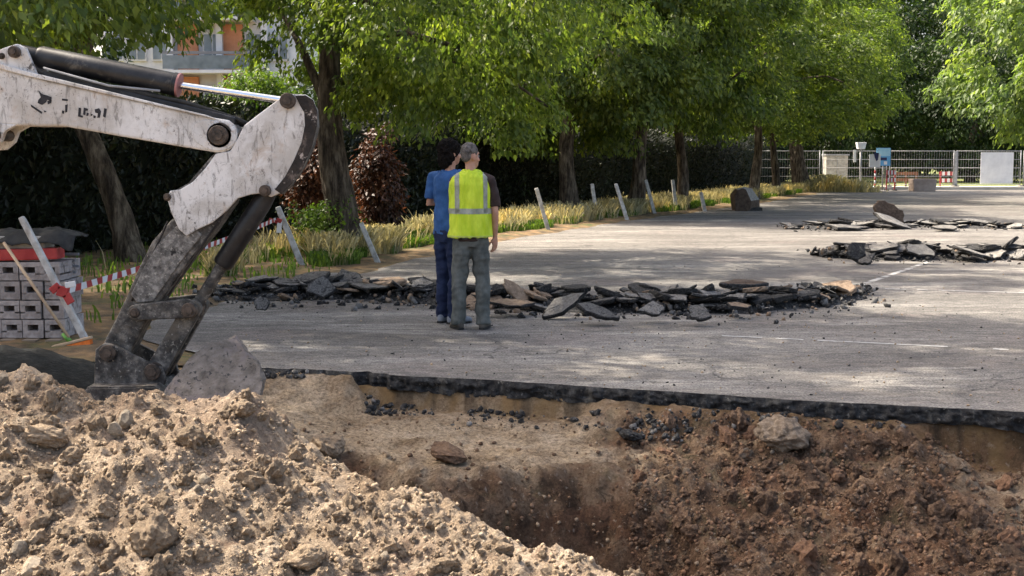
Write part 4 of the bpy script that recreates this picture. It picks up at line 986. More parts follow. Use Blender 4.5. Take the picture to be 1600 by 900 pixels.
# ================================================================== BLOCK STACK, BROOM
M['block'] = pmat('hollow_block', [(0.3, (0.28, 0.25, 0.235)), (0.7, (0.48, 0.435, 0.41))], 12, 0.92, 8, 0.7, 0.012, 50, var=0.16, over=[(16, 0.60, 0.68, (0.10, 0.085, 0.075), (1, 1, .5))])
M['hole'] = pmat('block_cavity', c2((0.07, 0.06, 0.055), (0.12, 0.10, 0.09)), 6, 0.95)
def block_mesh():
    w_, h_, d_ = 0.178, 0.158, 0.24; mb = MB(); t = 0.042
    # a frame of webs round one open cell, with a recessed back
    for (cx, cz, sx, sz) in ((0, h_ / 2 - t / 2, w_, t), (0, -h_ / 2 + t / 2 + .01, w_, t + .02), (-w_ / 2 + t / 2, 0.005, t, h_ - 2 * t - .02 + .02), (w_ / 2 - t / 2, 0.005, t, h_ - 2 * t)):
        mb.box((cx, 0, cz), (sx, d_, sz))
    mb.box((0, .05, .005), (w_ - 2 * t + .004, d_ - .12, h_ - 2 * t - .004), mi=1)
    return mb.mesh('hollow_block', [M['block'], M['hole']])
BW, BH = 0.19, 0.168
bme = block_mesh(); r = random.Random(3)
BYc = 11.1; bx1 = at(103, 500, Y=BYc)[0]; stack_label = 'grey hollow building block in the stack left of the digger arm'
for row in range(4):
    for colm in range(6):
        for dp in range(2):
            if dp == 1 and row < 3 and colm > 0: continue
            o = link('hollow_block', bme, None, (bx1 - BW * (colm + .5) + r.uniform(-.006, .006) - .02 * (row % 2), BYc + .12 + dp * .26 + r.uniform(-.012, .012), 0.045 + BH * (row + .5)))
            o.rotation_euler = (0, r.uniform(-.015, .015), r.uniform(-.05, .05)); tag(o, f"grey hollow block, {['bottom', 'second', 'third', 'top'][row]} course, {['rightmost', 'second from right', 'third from right', 'fourth from right', 'fifth from right', 'leftmost'][colm]} in the {'rear' if dp else 'front'} of the stack", 'block', 'hollow blocks in the stack')
pt = thing('wooden_pallet', 'low pallet under the stack of hollow blocks', 'pallet', (bx1 - .6, BYc + .2, 0))
M['pallet'] = pmat('grey_timber', c2((0.16, 0.125, 0.09), (0.30, 0.24, 0.18)), 5, 0.9, 6, stretch=(.3, 3, 3))
for yy in (-.02, .2, .42): MB().box((bx1 - .6, BYc + yy, .010), (1.25, .09, .03)).obj('runner', M['pallet'], pt)
for i in range(6): MB().box((bx1 - .09 - i * .205, BYc + .2, .034), (.12, .62, .018)).obj('deck_plank', M['pallet'], pt)
top = 0.045 + BH * 4
rb = MB().box((bx1 - .62, BYc + .11, top + .055), (1.12, .2, .10), Matrix.Rotation(R(-1.5), 3, 'Y')).obj('red_beam', M['red'], bevel=0.012); tag(rb, 'red plastic beam lying across the stack of hollow blocks', 'beam')
cb = MB().box((bx1 - .68, BYc + .17, top + .165), (1.0, .26, .11)).obj('concrete_slab', M['concrete'], bevel=0.01); tag(cb, 'pale concrete slab above the red beam on the block stack', 'slab')
# black sheet and thin bars on top
X, Y = np.meshgrid(np.linspace(-.42, .3, 26), np.linspace(-.2, .25, 14))
Z = 0.045 + 0.03 * fbm(X * 6, Y * 6, 5, 3) - 0.10 * sstep(-.08, -.2, Y) - .05 * sstep(.15, .3, X)
o = link('black_sheet', grid_mesh('black_sheet', X, Y, Z, M['rubber']), None, (bx1 - .22, BYc + .18, top + .215)); sm = o.modifiers.new('s', 'SOLIDIFY'); sm.thickness = 0.006
tag(o, 'crumpled black sheet lying on top of the block stack', 'sheet')
for i in range(4):
    a = at(70 + i * 3, 396 + i * 9, Y=11.35); b = at(124 - (i % 2) * 6, 398 + i * 9, Y=11.5)
    o = MB().box((a + b) / 2, (np.linalg.norm(b - a), .03, .022), Matrix.Rotation(0.02 * i, 3, 'Y')).obj('thin_bar', M['grey_panel']); tag(o, ['uppermost', 'second', 'third', 'lowest'][i] + ' thin grey bar jutting right from the block stack', 'bar', 'bars on the block stack')
# broom
hp = at(104, 531, Y=10.75); tpp = at(6, 379, Y=10.98)
t = thing('broom', 'push broom with wooden handle and orange head leaning on the blocks', 'broom', (hp[0], hp[1], 0))
M['handle'] = pmat('broom_handle', c2((0.42, 0.30, 0.19), (0.55, 0.42, 0.28)), 6, 0.7)
M['orange'] = pmat('orange_bristle', c2((0.62, 0.13, 0.02), (0.78, 0.20, 0.03)), 14, 0.7, 6, 0.6, 0.01, 60, stretch=(6, 6, .6))
M['green'] = pmat('green_plastic', c2((0.10, 0.28, 0.05), (0.16, 0.36, 0.08)), 5, 0.5)
MB().tube([hp + np.array((0.02, 0, .02)), tpp], [.0135, .0135], 10).obj('handle', M['handle'], t, smooth=True)
MB().tube([hp + np.array((.03, 0, -.015)), hp + (tpp - hp) * .06], [.022, .018], 10).obj('socket', M['green'], t, smooth=True)
bl, br = at(82, 541, Y=10.75), at(143, 526, Y=10.75)
ax = (br - bl); ang = -math.atan2(ax[2], ax[0]); cc_ = (bl + br) / 2; L = np.linalg.norm(ax)
Rm = np.array(Matrix.Rotation(ang, 3, 'Y'))
MB().box(cc_ + Rm @ np.array((0, 0, -.006)), (L, .06, .024), Rm).obj('head_board', M['handle'], t, bevel=0.006)
V = [cc_ + Rm @ np.array(v) for v in ((-L * .46, -.028, -.02), (L * .48, -.028, -.02), (L * .48, .028, -.02), (-L * .46, .028, -.02), (-L * .40, -.045, -.075), (L * .44, -.045, -.085), (L * .44, .045, -.085), (-L * .40, .045, -.075))]
MB().add(V, [(0, 1, 2, 3), (7, 6, 5, 4), (0, 4, 5, 1), (1, 5, 6, 2), (2, 6, 7, 3), (3, 7, 4, 0)]).obj('bristles', M['orange'], t, bevel=0.004)

# ================================================================== BROKEN ASPHALT
def chunk_mesh(seed, thick, mats, mi=(0, 1, 1), aspect=1.0, bend=0.0):
    r = random.Random(seed); n0 = r.randint(5, 7); cor = []
    for i in range(n0):
        a = 2 * math.pi * (i + r.uniform(-.34, .34)) / n0; q = r.uniform(.34, .58); cor.append(np.array((q * math.cos(a) * aspect, q * math.sin(a))))
    pts = []
    for i in range(n0):                      # broken edges wander between the corners
        p, q = cor[i], cor[(i + 1) % n0]
        for k in range(3): pts.append(p + (q - p) * k / 3 + np.array((r.uniform(-.05, .05), r.uniform(-.05, .05))) * (k > 0))
    n = len(pts); V, F, m = [], [], []; t = thick
    for (z, k, j, jz) in ((t / 2, .93, .0, .03), (t * .34, 1.0, .03, .05), (-t * .20, .97, .05, .06), (-t / 2, .84, .05, .05)):
        for (x, y) in pts: V.append((x * k + r.uniform(-j, j), y * k + r.uniform(-j, j), z + r.uniform(-jz, jz) * t - bend * x * x))
    for q in range(3):
        for i in range(n): F.append((q * n + (i + 1) % n, q * n + i, q * n + n + i, q * n + n + (i + 1) % n)); m.append(mi[1])
    o1 = len(V)                              # inner rings give the faces some relief
    for (x, y) in pts: V.append((x * .5 + r.uniform(-.04, .04), y * .5 + r.uniform(-.04, .04), t / 2 + r.uniform(-.09, .09) * t - bend * x * x * .25))
    ct = len(V); V.append((0, 0, t / 2 + r.uniform(-.1, .1) * t)); V.append((0, 0, -t / 2 - r.uniform(0, .02)))
    for i in range(n):
        F.append((i, (i + 1) % n, o1 + (i + 1) % n, o1 + i)); m.append(mi[0]); F.append((o1 + i, o1 + (i + 1) % n, ct)); m.append(mi[0])
        F.append((ct + 1, 3 * n + (i + 1) % n, 3 * n + i)); m.append(mi[2])
    mb = MB(); mb.v = V; mb.f = F; mb.m = m
    return mb.mesh('asphalt_chunk', mats)
grey = [chunk_mesh(500 + k, (0.14, 0.2, 0.26, 0.17)[k % 4], [M['chunk_top'], M['chunk_side']], (0, 1, 1), (1.0, 1.5, 1.2)[k % 3], 0.05 * (k % 3)) for k in range(12)]
black = [chunk_mesh(530 + k, (0.2, 0.3, 0.42)[k % 3], [M['chunk_top'], M['chunk_side']], (1, 1, 1), (1.0, 1.6)[k % 2]) for k in range(8)]
pale = [chunk_mesh(560 + k, (0.13, 0.17)[k % 2], [M['chunk_pale'], M['chunk_side']], (0, 1, 1), (1.2, 1.5)[k % 2]) for k in range(6)]
brown = [chunk_mesh(580 + k, (0.2, 0.26)[k % 2], [M['chunk_brown'], M['chunk_brown']], (0, 1, 1), 1.3) for k in range(4)]
def rubble_row(center, ts, half, height, n, label, group, seed, kinds, smin, smax, tilt=0.42, keep=100):
    """center(t)->(x,y); a low ridge of fines carries the chunks"""
    rg = np.random.default_rng(seed); r = random.Random(seed)
    prof = lambda t, v: height(t) * (1 - np.clip(np.abs(v), 0, 1) ** 2.2)
    tt = np.linspace(ts[0], ts[1], max(40, int(abs(ts[1] - ts[0]) / 0.07))); vv_ = np.linspace(-1, 1, 26)
    T, Vv = np.meshgrid(tt, vv_); cx, cyy = center(T); ww = half * (0.75 + .35 * fbm(T * .9, T * 0 + seed, seed, 3)) * sstep(ts[0] - .05, ts[0] + .5, T) ** .5 * (1 - sstep(ts[1] - .5, ts[1] + .05, T)) ** .5 + .02
    X = cx; Y = cyy + Vv * ww
    Z = 0.55 * prof(T, Vv) + 0.06 * fbm(X * 6, Y * 6, seed + 2, 4) * (1 - np.abs(Vv)) - 0.012
    o = link('rubble_fines', grid_mesh('rubble_fines', X, Y, Z, M['chunk_side'], smooth=False)); tag(o, 'black asphalt crumbs under the ' + group, 'rubble', None, 'stuff')
    made = []; plan = []
    for i in range(n):
        t = r.uniform(*ts); v = max(-1, min(1, r.gauss(0, .5))); cx, cyy = center(np.array(t)); ed = min(1, (t - ts[0]) / .5, (ts[1] - t) / .5); ed = max(ed, .15)
        kind = r.choices([k for k, _ in kinds], [wt for _, wt in kinds])[0]; me = r.choice(kind)
        s = r.uniform(smin, smax) * (.6 + .4 * ed) * (1 if kind is not black else .75)
        z = 0.55 * float(prof(np.array(t), np.array(v))) * ed + r.uniform(.0, .42) * float(height(np.array(t))) * (1 - abs(v) * .6) * ed + .05 * s
        plan.append((s, me, (float(cx), float(cyy) + v * half * .9 * ed ** .5, z), (s, s, s * r.uniform(.45, .75)), (r.gauss(0.12, tilt), r.gauss(0, tilt), r.uniform(0, 6.28)), 'grey-topped' if kind is grey else 'black' if kind is black else 'pale' if kind is pale else 'tan-brown', v))
    plan.sort(key=lambda q: -q[0])          # the largest stand alone, the small fragments are joined
    frag = MB(); fm = [M['chunk_top'], M['chunk_side'], M['chunk_pale'], M['chunk_brown']]
    for i, (s, me, loc, scl, rot, knd, v) in enumerate(plan):
        if i < keep:
            o = link('asphalt_chunk', me, None, loc); o.scale = scl; o.rotation_euler = rot; made.append((loc[0] / loc[1], knd, v, o)); continue
        mw = Matrix.LocRotScale(Vector(loc), Euler(rot), Vector(scl)); ofs = len(frag.v)
        frag.v += [tuple(mw @ q.co) for q in me.vertices]
        for p in me.polygons: frag.f.append(tuple(ofs + k for k in p.vertices)); frag.m.append(fm.index(me.materials[p.material_index]))
    if frag.v: tag(frag.obj('rubble_fragments', fm), 'small broken asphalt fragments filling the ' + group, 'rubble', None, 'stuff')
    cnt = {}
    for (_, knd, v, o) in sorted(made, key=lambda q: q[0]):
        cnt[knd] = cnt.get(knd, 0) + 1; k = cnt[knd]
        sfx = 'th' if 10 <= k % 100 <= 20 else {1: 'st', 2: 'nd', 3: 'rd'}.get(k % 10, 'th')
        tag(o, f'{knd} asphalt chunk, {k}{sfx} of that colour from the left end of the {group}', 'asphalt chunk', group)
    P = []
    for i in range(int(n * 8)):
        t = r.uniform(*ts); v = r.gauss(0, .75); cx, cyy = center(np.array(t)); P.append((float(cx) + r.gauss(0, .08), float(cyy) + v * half, max(0, 0.5 * float(prof(np.array(t), np.array(v)))) + .008))
    P = np.array(P); S = 0.016 + 0.085 * rg.random(len(P)) ** 2.4
    o = scatter_stuff('rubble_crumbs', P, S, [M['chunk_side'], M['chunk_top'], M['chunk_brown']], seed, None, 1, rg.choice([0, 0, 0, 1, 1, 2], len(P)), 0.6)
    tag(o, 'small loose asphalt crumbs scattered around the ' + group, 'rubble')
    return
pl = [at(330, 462, 0), at(430, 462, 0), at(560, 462, 0), at(680, 468, 0), at(820, 478, 0), at(1000, 482, 0), at(1150, 482, 0), at(1260, 474, 0), at(1352, 456, 0)]
cxs = np.array([p[0] for p in pl]); cys = np.array([p[1] for p in pl])
c1 = lambda t: (t, np.interp(t, cxs, cys))
h1 = lambda t: 0.20 + 0.05 * fbm(np.asarray(t, float) * 1.3, np.asarray(t, float) * 0 + 2.2, 3, 2) - 0.08 * sstep(3.0, 4.2, t)
rubble_row(c1, (cxs[0] - .1, cxs[-1]), 0.62, h1, 285, 'broken asphalt chunk in the long rubble row behind the two men', 'long rubble row', 61, [(grey, .50), (black, .45), (brown, .05)], .14, .38, .20, 165)
p2 = [at(1278, 401, 0), at(1420, 402, 0), at(1640, 402, 0)]
c2_ = lambda t: (t, np.interp(t, [p[0] for p in p2], [p[1] for p in p2]))
h2 = lambda t: 0.20 + 0.04 * fbm(np.asarray(t, float) * 1.1, np.asarray(t, float) * 0 + 5.2, 5, 2)
rubble_row(c2_, (p2[0][0], p2[-1][0]), 0.75, h2, 100, 'broken asphalt chunk in the middle rubble row at right', 'middle rubble row', 62, [(grey, .30), (black, .38), (pale, .32)], .20, .50, .20, 65)
p3 = [at(1228, 357, 0), at(1400, 353, 0), at(1600, 356, 0)]
c3 = lambda t: (t, np.interp(t, [p[0] for p in p3], [p[1] for p in p3]))
h3 = lambda t: 0.11 + 0.04 * fbm(np.asarray(t, float) * .9, np.asarray(t, float) * 0 + 8.2, 7, 2)
rubble_row(c3, (p3[0][0], p3[-1][0]), 0.9, h3, 80, 'broken asphalt chunk in the far rubble row at right', 'far rubble row', 63, [(grey, .25), (black, .25), (pale, .50)], .22, .55, .12, 48)
def slab(name, px, py, Y, size, rot, label, mats, seed, thick=.16, aspect=1.3, mi=(0, 1, 1), dz=0.0):
    p = at(px, py + 4, z=dz or .13); me = chunk_mesh(seed, thick, mats, mi, aspect); o = link(name, me, None, tuple(p)); size *= .74; o.scale = (size, size, size * .8); o.rotation_euler = rot
    bv = o.modifiers.new('bevel', 'BEVEL'); bv.width = .012; bv.segments = 1
    return tag(o, label, 'slab')
pl_, gr_, br_, db_ = [M['chunk_pale'], M['chunk_side']], [M['chunk_top'], M['chunk_side']], [M['chunk_brown'], M['chunk_side']], [M['chunk_dark_brown'], M['chunk_side']]
slab('asphalt_slab', 1391, 331, 26.6, 0.78, (R(68), R(31), R(4)), 'dark brown slab standing tilted on the far rubble row', db_, 701, .30, 1.75, (0, 0, 0), .30)
slab('asphalt_slab', 1395, 343, 26.2, 0.75, (R(20), R(20), R(5)), 'pale slab leaning under the standing brown slab', pl_, 702, .18, 1.7, (0, 1, 1), .16)
slab('asphalt_slab', 1318, 351, 26.2, 1.15, (R(5), R(2), 0.2), 'wide flat pale slab at the left of the far rubble row', pl_, 703, .09, 1.6, (0, 1, 1), .07)
slab('asphalt_slab', 1475, 352, 26.6, 0.9, (R(4), R(-3), .9), 'flat pale slab right of the standing brown slab', pl_, 704, .09, 1.3, (0, 1, 1), .07)
slab('asphalt_slab', 1440, 388, 19.5, 0.62, (R(34), R(3), .2), 'squarish pale slab on the middle rubble row', pl_, 705, .12, 1.1, (0, 1, 1), .2)
slab('asphalt_slab', 1520, 391, 19.7, 0.9, (R(17), R(2), 1.2), 'broad speckled pale slab on the middle rubble row', pl_, 706, .10, 1.2)
slab('asphalt_slab', 1337, 390, 19.3, 0.46, (R(50), R(-32), .4), 'pointed black slab upright at the left of the middle row', [M['bitumen'], M['bitumen']], 707, .3, 1.1, (0, 1, 1), .22)
slab('asphalt_slab', 1350, 401, 18.9, 0.46, (R(20), R(-16), .2), 'grey slab leaning at the left front of the middle row', gr_, 708, .15, 1.4, (0, 1, 1), .08)
slab('asphalt_slab', 808, 452, 14.0, 0.44, (R(38), R(30), .3), 'tan slab leaning just right of the two men', br_, 709, .13, 1.3, (0, 0, 1), .2)
slab('asphalt_slab', 800, 470, 13.6, 0.55, (R(6), R(2), .1), 'tan-brown flat slab at the feet of the leaning tan slab', br_, 710, .11, 1.4)
slab('asphalt_slab', 880, 474, 13.2, 0.36, (R(24), R(-26), .3), 'long pale grey slab leaning at the front of the rubble row', pl_, 711, .24, 2.0)
slab('asphalt_slab', 934, 483, 13.0, 0.36, (R(16), R(20), -.15), 'grey slab with pale edge lying right of the long pale slab', gr_, 712, .22, 1.9)
slab('asphalt_slab', 1165, 441, 14.9, 0.42, (R(8), R(2), .05), 'flat dark brown-grey slab on top of the rubble row', [M['chunk_dark_brown'], M['chunk_side']], 713, .26, 2.0, (0, 1, 1), .2)
slab('asphalt_slab', 1020, 480, 13.1, 0.30, (R(30), R(-12), .5), 'grey slab face in the middle of the rubble row front', gr_, 714, .24, 1.4)
slab('asphalt_slab', 1092, 484, 13.0, 0.30, (R(34), R(14), -.4), 'rough grey slab face right of the middle of the row front', gr_, 715, .3, 1.2)
slab('asphalt_slab', 1152, 474, 13.3, 0.34, (R(14), R(6), .6), 'tan-topped slab at the right front of the long row', br_, 716, .2, 1.4)
slab('asphalt_slab', 497, 446, 14.7, 0.40, (R(48), R(8), .2), 'upright grey slab in the left part of the long row', gr_, 717, .16, 1.2, (0, 1, 1), .22)
slab('asphalt_slab', 410, 470, 13.8, 0.25, (R(60), R(10), -.2), 'small rounded grey slab in the left part of the row', gr_, 718, .24, 1.1)
slab('asphalt_slab', 1140, 458, 14.3, 0.72, (R(7), R(-2), .1), 'long flat grey slab in the right part of the long row', gr_, 719, .09, 2.0)
slab('asphalt_slab', 1020, 454, 14.4, 0.52, (R(7), R(4), .3), 'flat grey slab behind the middle of the row front', gr_, 720, .12, 1.8)
# slabs beside the bucket
def rough_slab(px_outline, Y, dep, lean, label, mat, seed):
    P_ = [at(x, y, Y=Y) for x, y in px_outline]; zb = min(p[2] for p in P_); c = np.mean(P_, 0)
    bm = bmesh.new(); V_ = [bm.verts.new((p[0] - c[0], lean * (p[2] - zb), p[2] - c[2])) for p in P_]; f = bm.faces.new(V_)
    r_ = bmesh.ops.extrude_face_region(bm, geom=[f]); nv_ = [v for v in r_['geom'] if isinstance(v, bmesh.types.BMVert)]
    for v in nv_: v.co.y += dep; v.co.x *= .93; v.co.z *= .95
    bmesh.ops.recalc_face_normals(bm, faces=bm.faces[:]); bmesh.ops.triangulate(bm, faces=bm.faces[:])
    bmesh.ops.subdivide_edges(bm, edges=bm.edges[:], cuts=3, use_grid_fill=True)
    for v in bm.verts:
        q = v.co * 9 + Vector((seed, 0, 0)); v.co += Vector((mnoise.noise(q), mnoise.noise(q + Vector((7, 0, 0))), mnoise.noise(q + Vector((0, 9, 0))))) * .016 + Vector((mnoise.noise(q * 3), mnoise.noise(q * 3.1 + Vector((7, 0, 0))), mnoise.noise(q * 3))) * .006
    me = bpy.data.meshes.new('asphalt_slab'); bm.to_mesh(me); bm.free(); me.materials.append(mat)
    return tag(link('asphalt_slab', me, None, tuple(c)), label, 'slab')
rough_slab([(236, 650), (246, 612), (262, 596), (270, 574), (292, 556), (316, 552), (336, 545), (352, 556), (362, 566), (384, 580), (392, 594), (402, 606), (404, 650)], 7.0, .14, 1.2, 'thick grey-pink slab leaning behind the heap beside the bucket', M['slab_grey'], 3)
ds = thing('dark_slab', 'large dark asphalt sheet sagging behind the heap left of the bucket', 'slab', (-2.7, 7.6, 0))
V, F = [], []
nu, nv = 16, 5
for j in range(nv):
    for i in range(nu):
        f = i / (nu - 1); px = -70 + 250 * f; py = 530 + 26 * f + 3 * math.sin(f * 9) + (16 * f * f)
        top_ = at(px, py, Y=7.75 - .05 * f); dn = 0.40 * (1 - .45 * f)
        g_ = j / (nv - 1)
        V.append((top_[0] + .02 * math.sin(i * 2.1 + j), top_[1] - .13 * g_ ** 1.3 * (1 - .3 * f), top_[2] - (dn + .02) * g_ ** 1.6 + .012 * math.sin(i * 1.7 + j * 2.3)))
for j in range(nv - 1):
    for i in range(nu - 1): F.append((j * nu + i, j * nu + nu + i, j * nu + nu + i + 1, j * nu + i + 1))
M['dark_sheet'] = pmat('dark_green_bitumen', [(0.3, (0.007, 0.009, 0.008)), (0.6, (0.020, 0.024, 0.022)), (0.85, (0.055, 0.057, 0.052))], 9, 0.7, 8, 0.7, 0.01, 40, stretch=(1, 3, 3))
o = MB().add(V, F).obj('sheet', M['dark_sheet'], ds, smooth=True); sm = o.modifiers.new('solid', 'SOLIDIFY'); sm.thickness = 0.05; sm.offset = -1

gr = np.random.default_rng(8); n = 900
u = gr.uniform(380, 1600, n); v = gr.uniform(400, 640, n); Pg = np.array([at(a, b, 0.004) for a, b in zip(u, v)]); Pg = Pg[(Pg[:, 1] > edge_y(Pg[:, 0]) + .08) & (Pg[:, 0] > lot_left(Pg[:, 1]) + .2)]
tag(scatter_stuff('loose_grit', Pg, 0.008 + 0.022 * gr.random(len(Pg)) ** 3, [M['chunk_pale'], M['chunk_side'], M['clod']], 19, None, 1, gr.choice([0, 1, 2, 2], len(Pg)), .6), 'loose grit and crumbs scattered over the asphalt', 'grit')

# ================================================================== EXCAVATOR
EY = 7.5
M['grime'] = pmat('black_grime', [(0.3, (0.010, 0.009, 0.008)), (0.58, (0.035, 0.028, 0.024)), (0.8, (0.22, 0.17, 0.14))], 10, 0.7, 9, 0.8, 0.01, 40, over=[(14, 0.60, 0.66, (0.42, 0.36, 0.32), None)])
M['dusty_steel'] = pmat('dusty_steel', [(0.3, (0.06, 0.057, 0.052)), (0.5, (0.15, 0.142, 0.13)), (0.7, (0.32, 0.305, 0.275))], 20, 0.8, 9, 0.7, 0.008, 60, over=[(50, 0.58, 0.63, (0.36, 0.34, 0.30), None), (9, 0.56, 0.62, (0.02, 0.019, 0.018), None)])
M['ring'] = pmat('faded_pink_seal', c2((0.30, 0.12, 0.11), (0.42, 0.2, 0.19)), 9, 0.6)
def pp(pts, Y=EY): 
    r_ = []
    for (x, y) in pts: p = at(x, y, Y=Y); r_.append((p[0], p[2]))
    return r_
def arc(cx, cy, r_, a0, a1, n=8): return [(cx + r_ * math.cos(R(a0 + (a1 - a0) * i / n)), cy + r_ * math.sin(R(a0 + (a1 - a0) * i / n))) for i in range(n + 1)]
ex_ = thing('excavator', 'white worn mini excavator reaching in from the left with its arm', 'excavator', (-6.4, EY, 0))
WB = 0.12   # half width of the boom
boom_px = [(-560, 520), (-500, 400), (-380, 240), (-250, 150), (-140, 108), (-40, 100), (0, 106), (60, 122), (210, 156), (330, 183)] + arc(350, 212, 27, -60, 100, 8) + \
          [(300, 231), (200, 214), (110, 198), (60, 198), (0, 196), (-60, 200), (-160, 228), (-270, 300), (-390, 420), (-450, 540)]
o = MB().prism(pp(boom_px), EY - WB, EY + WB).obj('boom', M['white_paint'], ex_, bevel=0.014); boom = o
# a shadow-gap plate along the boom's top edge
MB().prism(pp([(-90, 101), (0, 106), (60, 122), (345, 187), (330, 181), (60, 115), (0, 98), (-90, 94)]), EY - WB - .018, EY + WB + .018).obj('top_flange', M['white_paint'], boom, bevel=0.004)
MB().prism(pp([(340 + 33 * math.cos(q * math.pi / 12), 212 + 23 * math.sin(q * math.pi / 12) + 6 * math.cos(q * math.pi / 12)) for q in range(24)]), EY - WB - .008, EY - WB + .01).obj('boss_plate', M['white_paint'], boom, bevel=0.004)
for yy in (EY - .10, EY + .10):
    MB().prism(pp([(-40, 104), (-10, 92), (16, 78), (38, 71), (52, 77), (60, 96), (72, 126), (20, 114)]), yy - .014, yy + .014).obj('cylinder_bracket', M['white_paint'], boom, bevel=0.005)
    MB().prism(pp([(-70, 194), (-40, 236), (0, 234), (14, 222), (20, 206), (38, 196), (0, 192)]), yy - .022, yy + .022).obj('lower_bracket', M['white_paint'], boom, bevel=0.005)
def pin(px, py, r_, y0, y1, parent, mat='pin', n=16):
    p = at(px, py, Y=EY); k = r_ * EY / 2000
    o = MB().tube([(p[0], y0, p[2]), (p[0], y1, p[2])], k, n, ref=(0, 0, 1)).obj('pivot_pin', M[mat], parent, angle=40, bevel=0.004)
    MB().tube([(p[0], y0 - .012, p[2]), (p[0], y0 + .002, p[2])], k * .55, 6, ref=(0, 0, 1)).obj('bolt_head', M[mat], o); return o
pin(36, 84, 9, EY - .150, EY + .15, boom); pin(15, 90, 5, EY - .122, EY + .12, boom); pin(6, 212, 9, EY - .142, EY + .14, boom)
pin(350, 212, 15, EY - .165, EY + .165, boom)
# stick cylinder over the boom
a, b, c = at(36, 84, Y=EY), at(279, 133, Y=EY), at(456, 159, Y=EY)
ax = (b - a) / np.linalg.norm(b - a)
cyl = MB().tube([a + ax * .09, a + ax * .11, b - ax * .03, b - ax * .028, b], [.058, .066, .066, .07, .07], 24).obj('cylinder_barrel', M['black_paint'], ex_, smooth=False, angle=35)
MB().tube([b - ax * .004, b + ax * .008], .071, 24).obj('seal_ring', M['ring'], cyl, angle=35)
MB().tube([b, c], .0205, 16).obj('piston_rod', M['chrome'], cyl, angle=35)
MB().tube([a - ax * .02, a + ax * .12], .05, 14).obj('barrel_eye', M['black_paint'], cyl, angle=35)
MB().tube([c - np.array((0, .05, 0)), c + np.array((0, .05, 0))], .045, 16, ref=(0, 0, 1)).obj('rod_eye', M['pin'], cyl, angle=35)
# hoses lying between boom and cylinder
for k, (dy, off) in enumerate(((-.07, 0), (-.03, 4), (.02, 7), (.06, 2))):
    pts = [at(-60, 84 + off, Y=EY + dy), at(60, 112 + off, Y=EY + dy), at(130, 126 + off, Y=EY + dy - .01), at(220, 146 - off * .6, Y=EY + dy), at(290, 160 + off * .5, Y=EY + dy), at(370, 186 + off, Y=EY + dy + .02), at(400, 200, Y=EY + dy + .05)]
    MB().tube(pts, .013, 8).obj('hydraulic_hose', M['rubber'], ex_, smooth=True)
MB().prism(pp([(75, 112), (165, 132), (240, 152), (300, 165), (372, 184), (372, 196), (300, 178), (160, 146), (75, 124)]), EY - .085, EY + .085).obj('hose_guard', M['black_paint'], ex_, bevel=0.01)
MB().tube([at(68, 106, Y=EY - .09), at(170, 134, Y=EY - .095), at(250, 142, Y=EY - .09)], .007, 6).obj('hydraulic_line', M['steel'], ex_, smooth=True)
# worn lettering left on the boom side
M['black_print'] = pmat('worn_black_print', c2((0.012, 0.012, 0.016), (0.03, 0.03, 0.035)), 30, 0.6)
yf = EY - WB - .0025
def mark(polys):
    m = MB()
    for q in polys: m.prism(pp(q, EY - WB), yf, yf + .002)
    return m.obj('worn_print', M['black_print'], boom)
mark([[(60, 141), (66, 147), (74, 149), (81, 152), (80, 158), (74, 156), (72, 160), (66, 164), (59, 161), (60, 156), (64, 152)]]); mark([[(48, 163), (66, 175), (65, 178), (49, 167)]])
mark([[(74, 158), (81, 156), (80, 161), (75, 163)]]); mark([[(68, 172), (73, 174), (70, 176)]])
mark([[(97, 154), (106, 155), (106, 158), (97, 157)], [(102, 164), (106, 163), (105, 175), (102, 176)], [(97, 173), (101, 173), (100, 178), (97, 177)]])
mark([[(123, 168), (127, 169), (126, 180), (130, 181), (129, 184), (122, 182)], [(131, 168), (138, 170), (137, 173), (134, 173), (133, 180), (130, 179)], [(136, 176), (139, 177), (138, 181), (135, 181)]])
mark([[(148, 171), (155, 169), (158, 174), (156, 184), (152, 184), (153, 177), (149, 176)], [(163, 169), (167, 170), (165, 184), (161, 182)], [(146, 180), (150, 181), (149, 185), (146, 184)], [(142, 178), (145, 178), (144, 181), (142, 181)]])
# the stick
WS = 0.105
stick_white = [(382, 196), (400, 182), (424, 164), (440, 152), (458, 147), (478, 148), (490, 156), (495, 172), (495, 196), (488, 226), (474, 258), (456, 284), (438, 302), (424, 308), (410, 302), (392, 304), (372, 310), (354, 330), (332, 348), (310, 358), (292, 369), (280, 358), (270, 336), (262, 312), (266, 298), (282, 296), (302, 284), (322, 262), (338, 240), (360, 236), (372, 216)]
st = MB().prism(pp(stick_white, EY - WS), EY - WS - .012, EY - WS + .012).obj('stick_side_plate', M['white_paint'], ex_, bevel=0.006)
MB().prism(pp(stick_white, EY + WS), EY + WS - .012, EY + WS + .012).obj('stick_side_plate', M['white_paint'], ex_, bevel=0.006)
core = [(392, 196), (440, 158), (476, 150), (494, 170), (496, 198), (489, 228), (474, 261), (456, 288), (440, 304), (400, 300), (366, 304), (344, 330), (318, 350), (292, 362), (272, 330), (270, 302), (300, 286), (336, 244)]
MB().prism(pp(core), EY - WS + .012, EY + WS - .012).obj('stick_core', M['dirty_steel'], ex_, bevel=0.008)
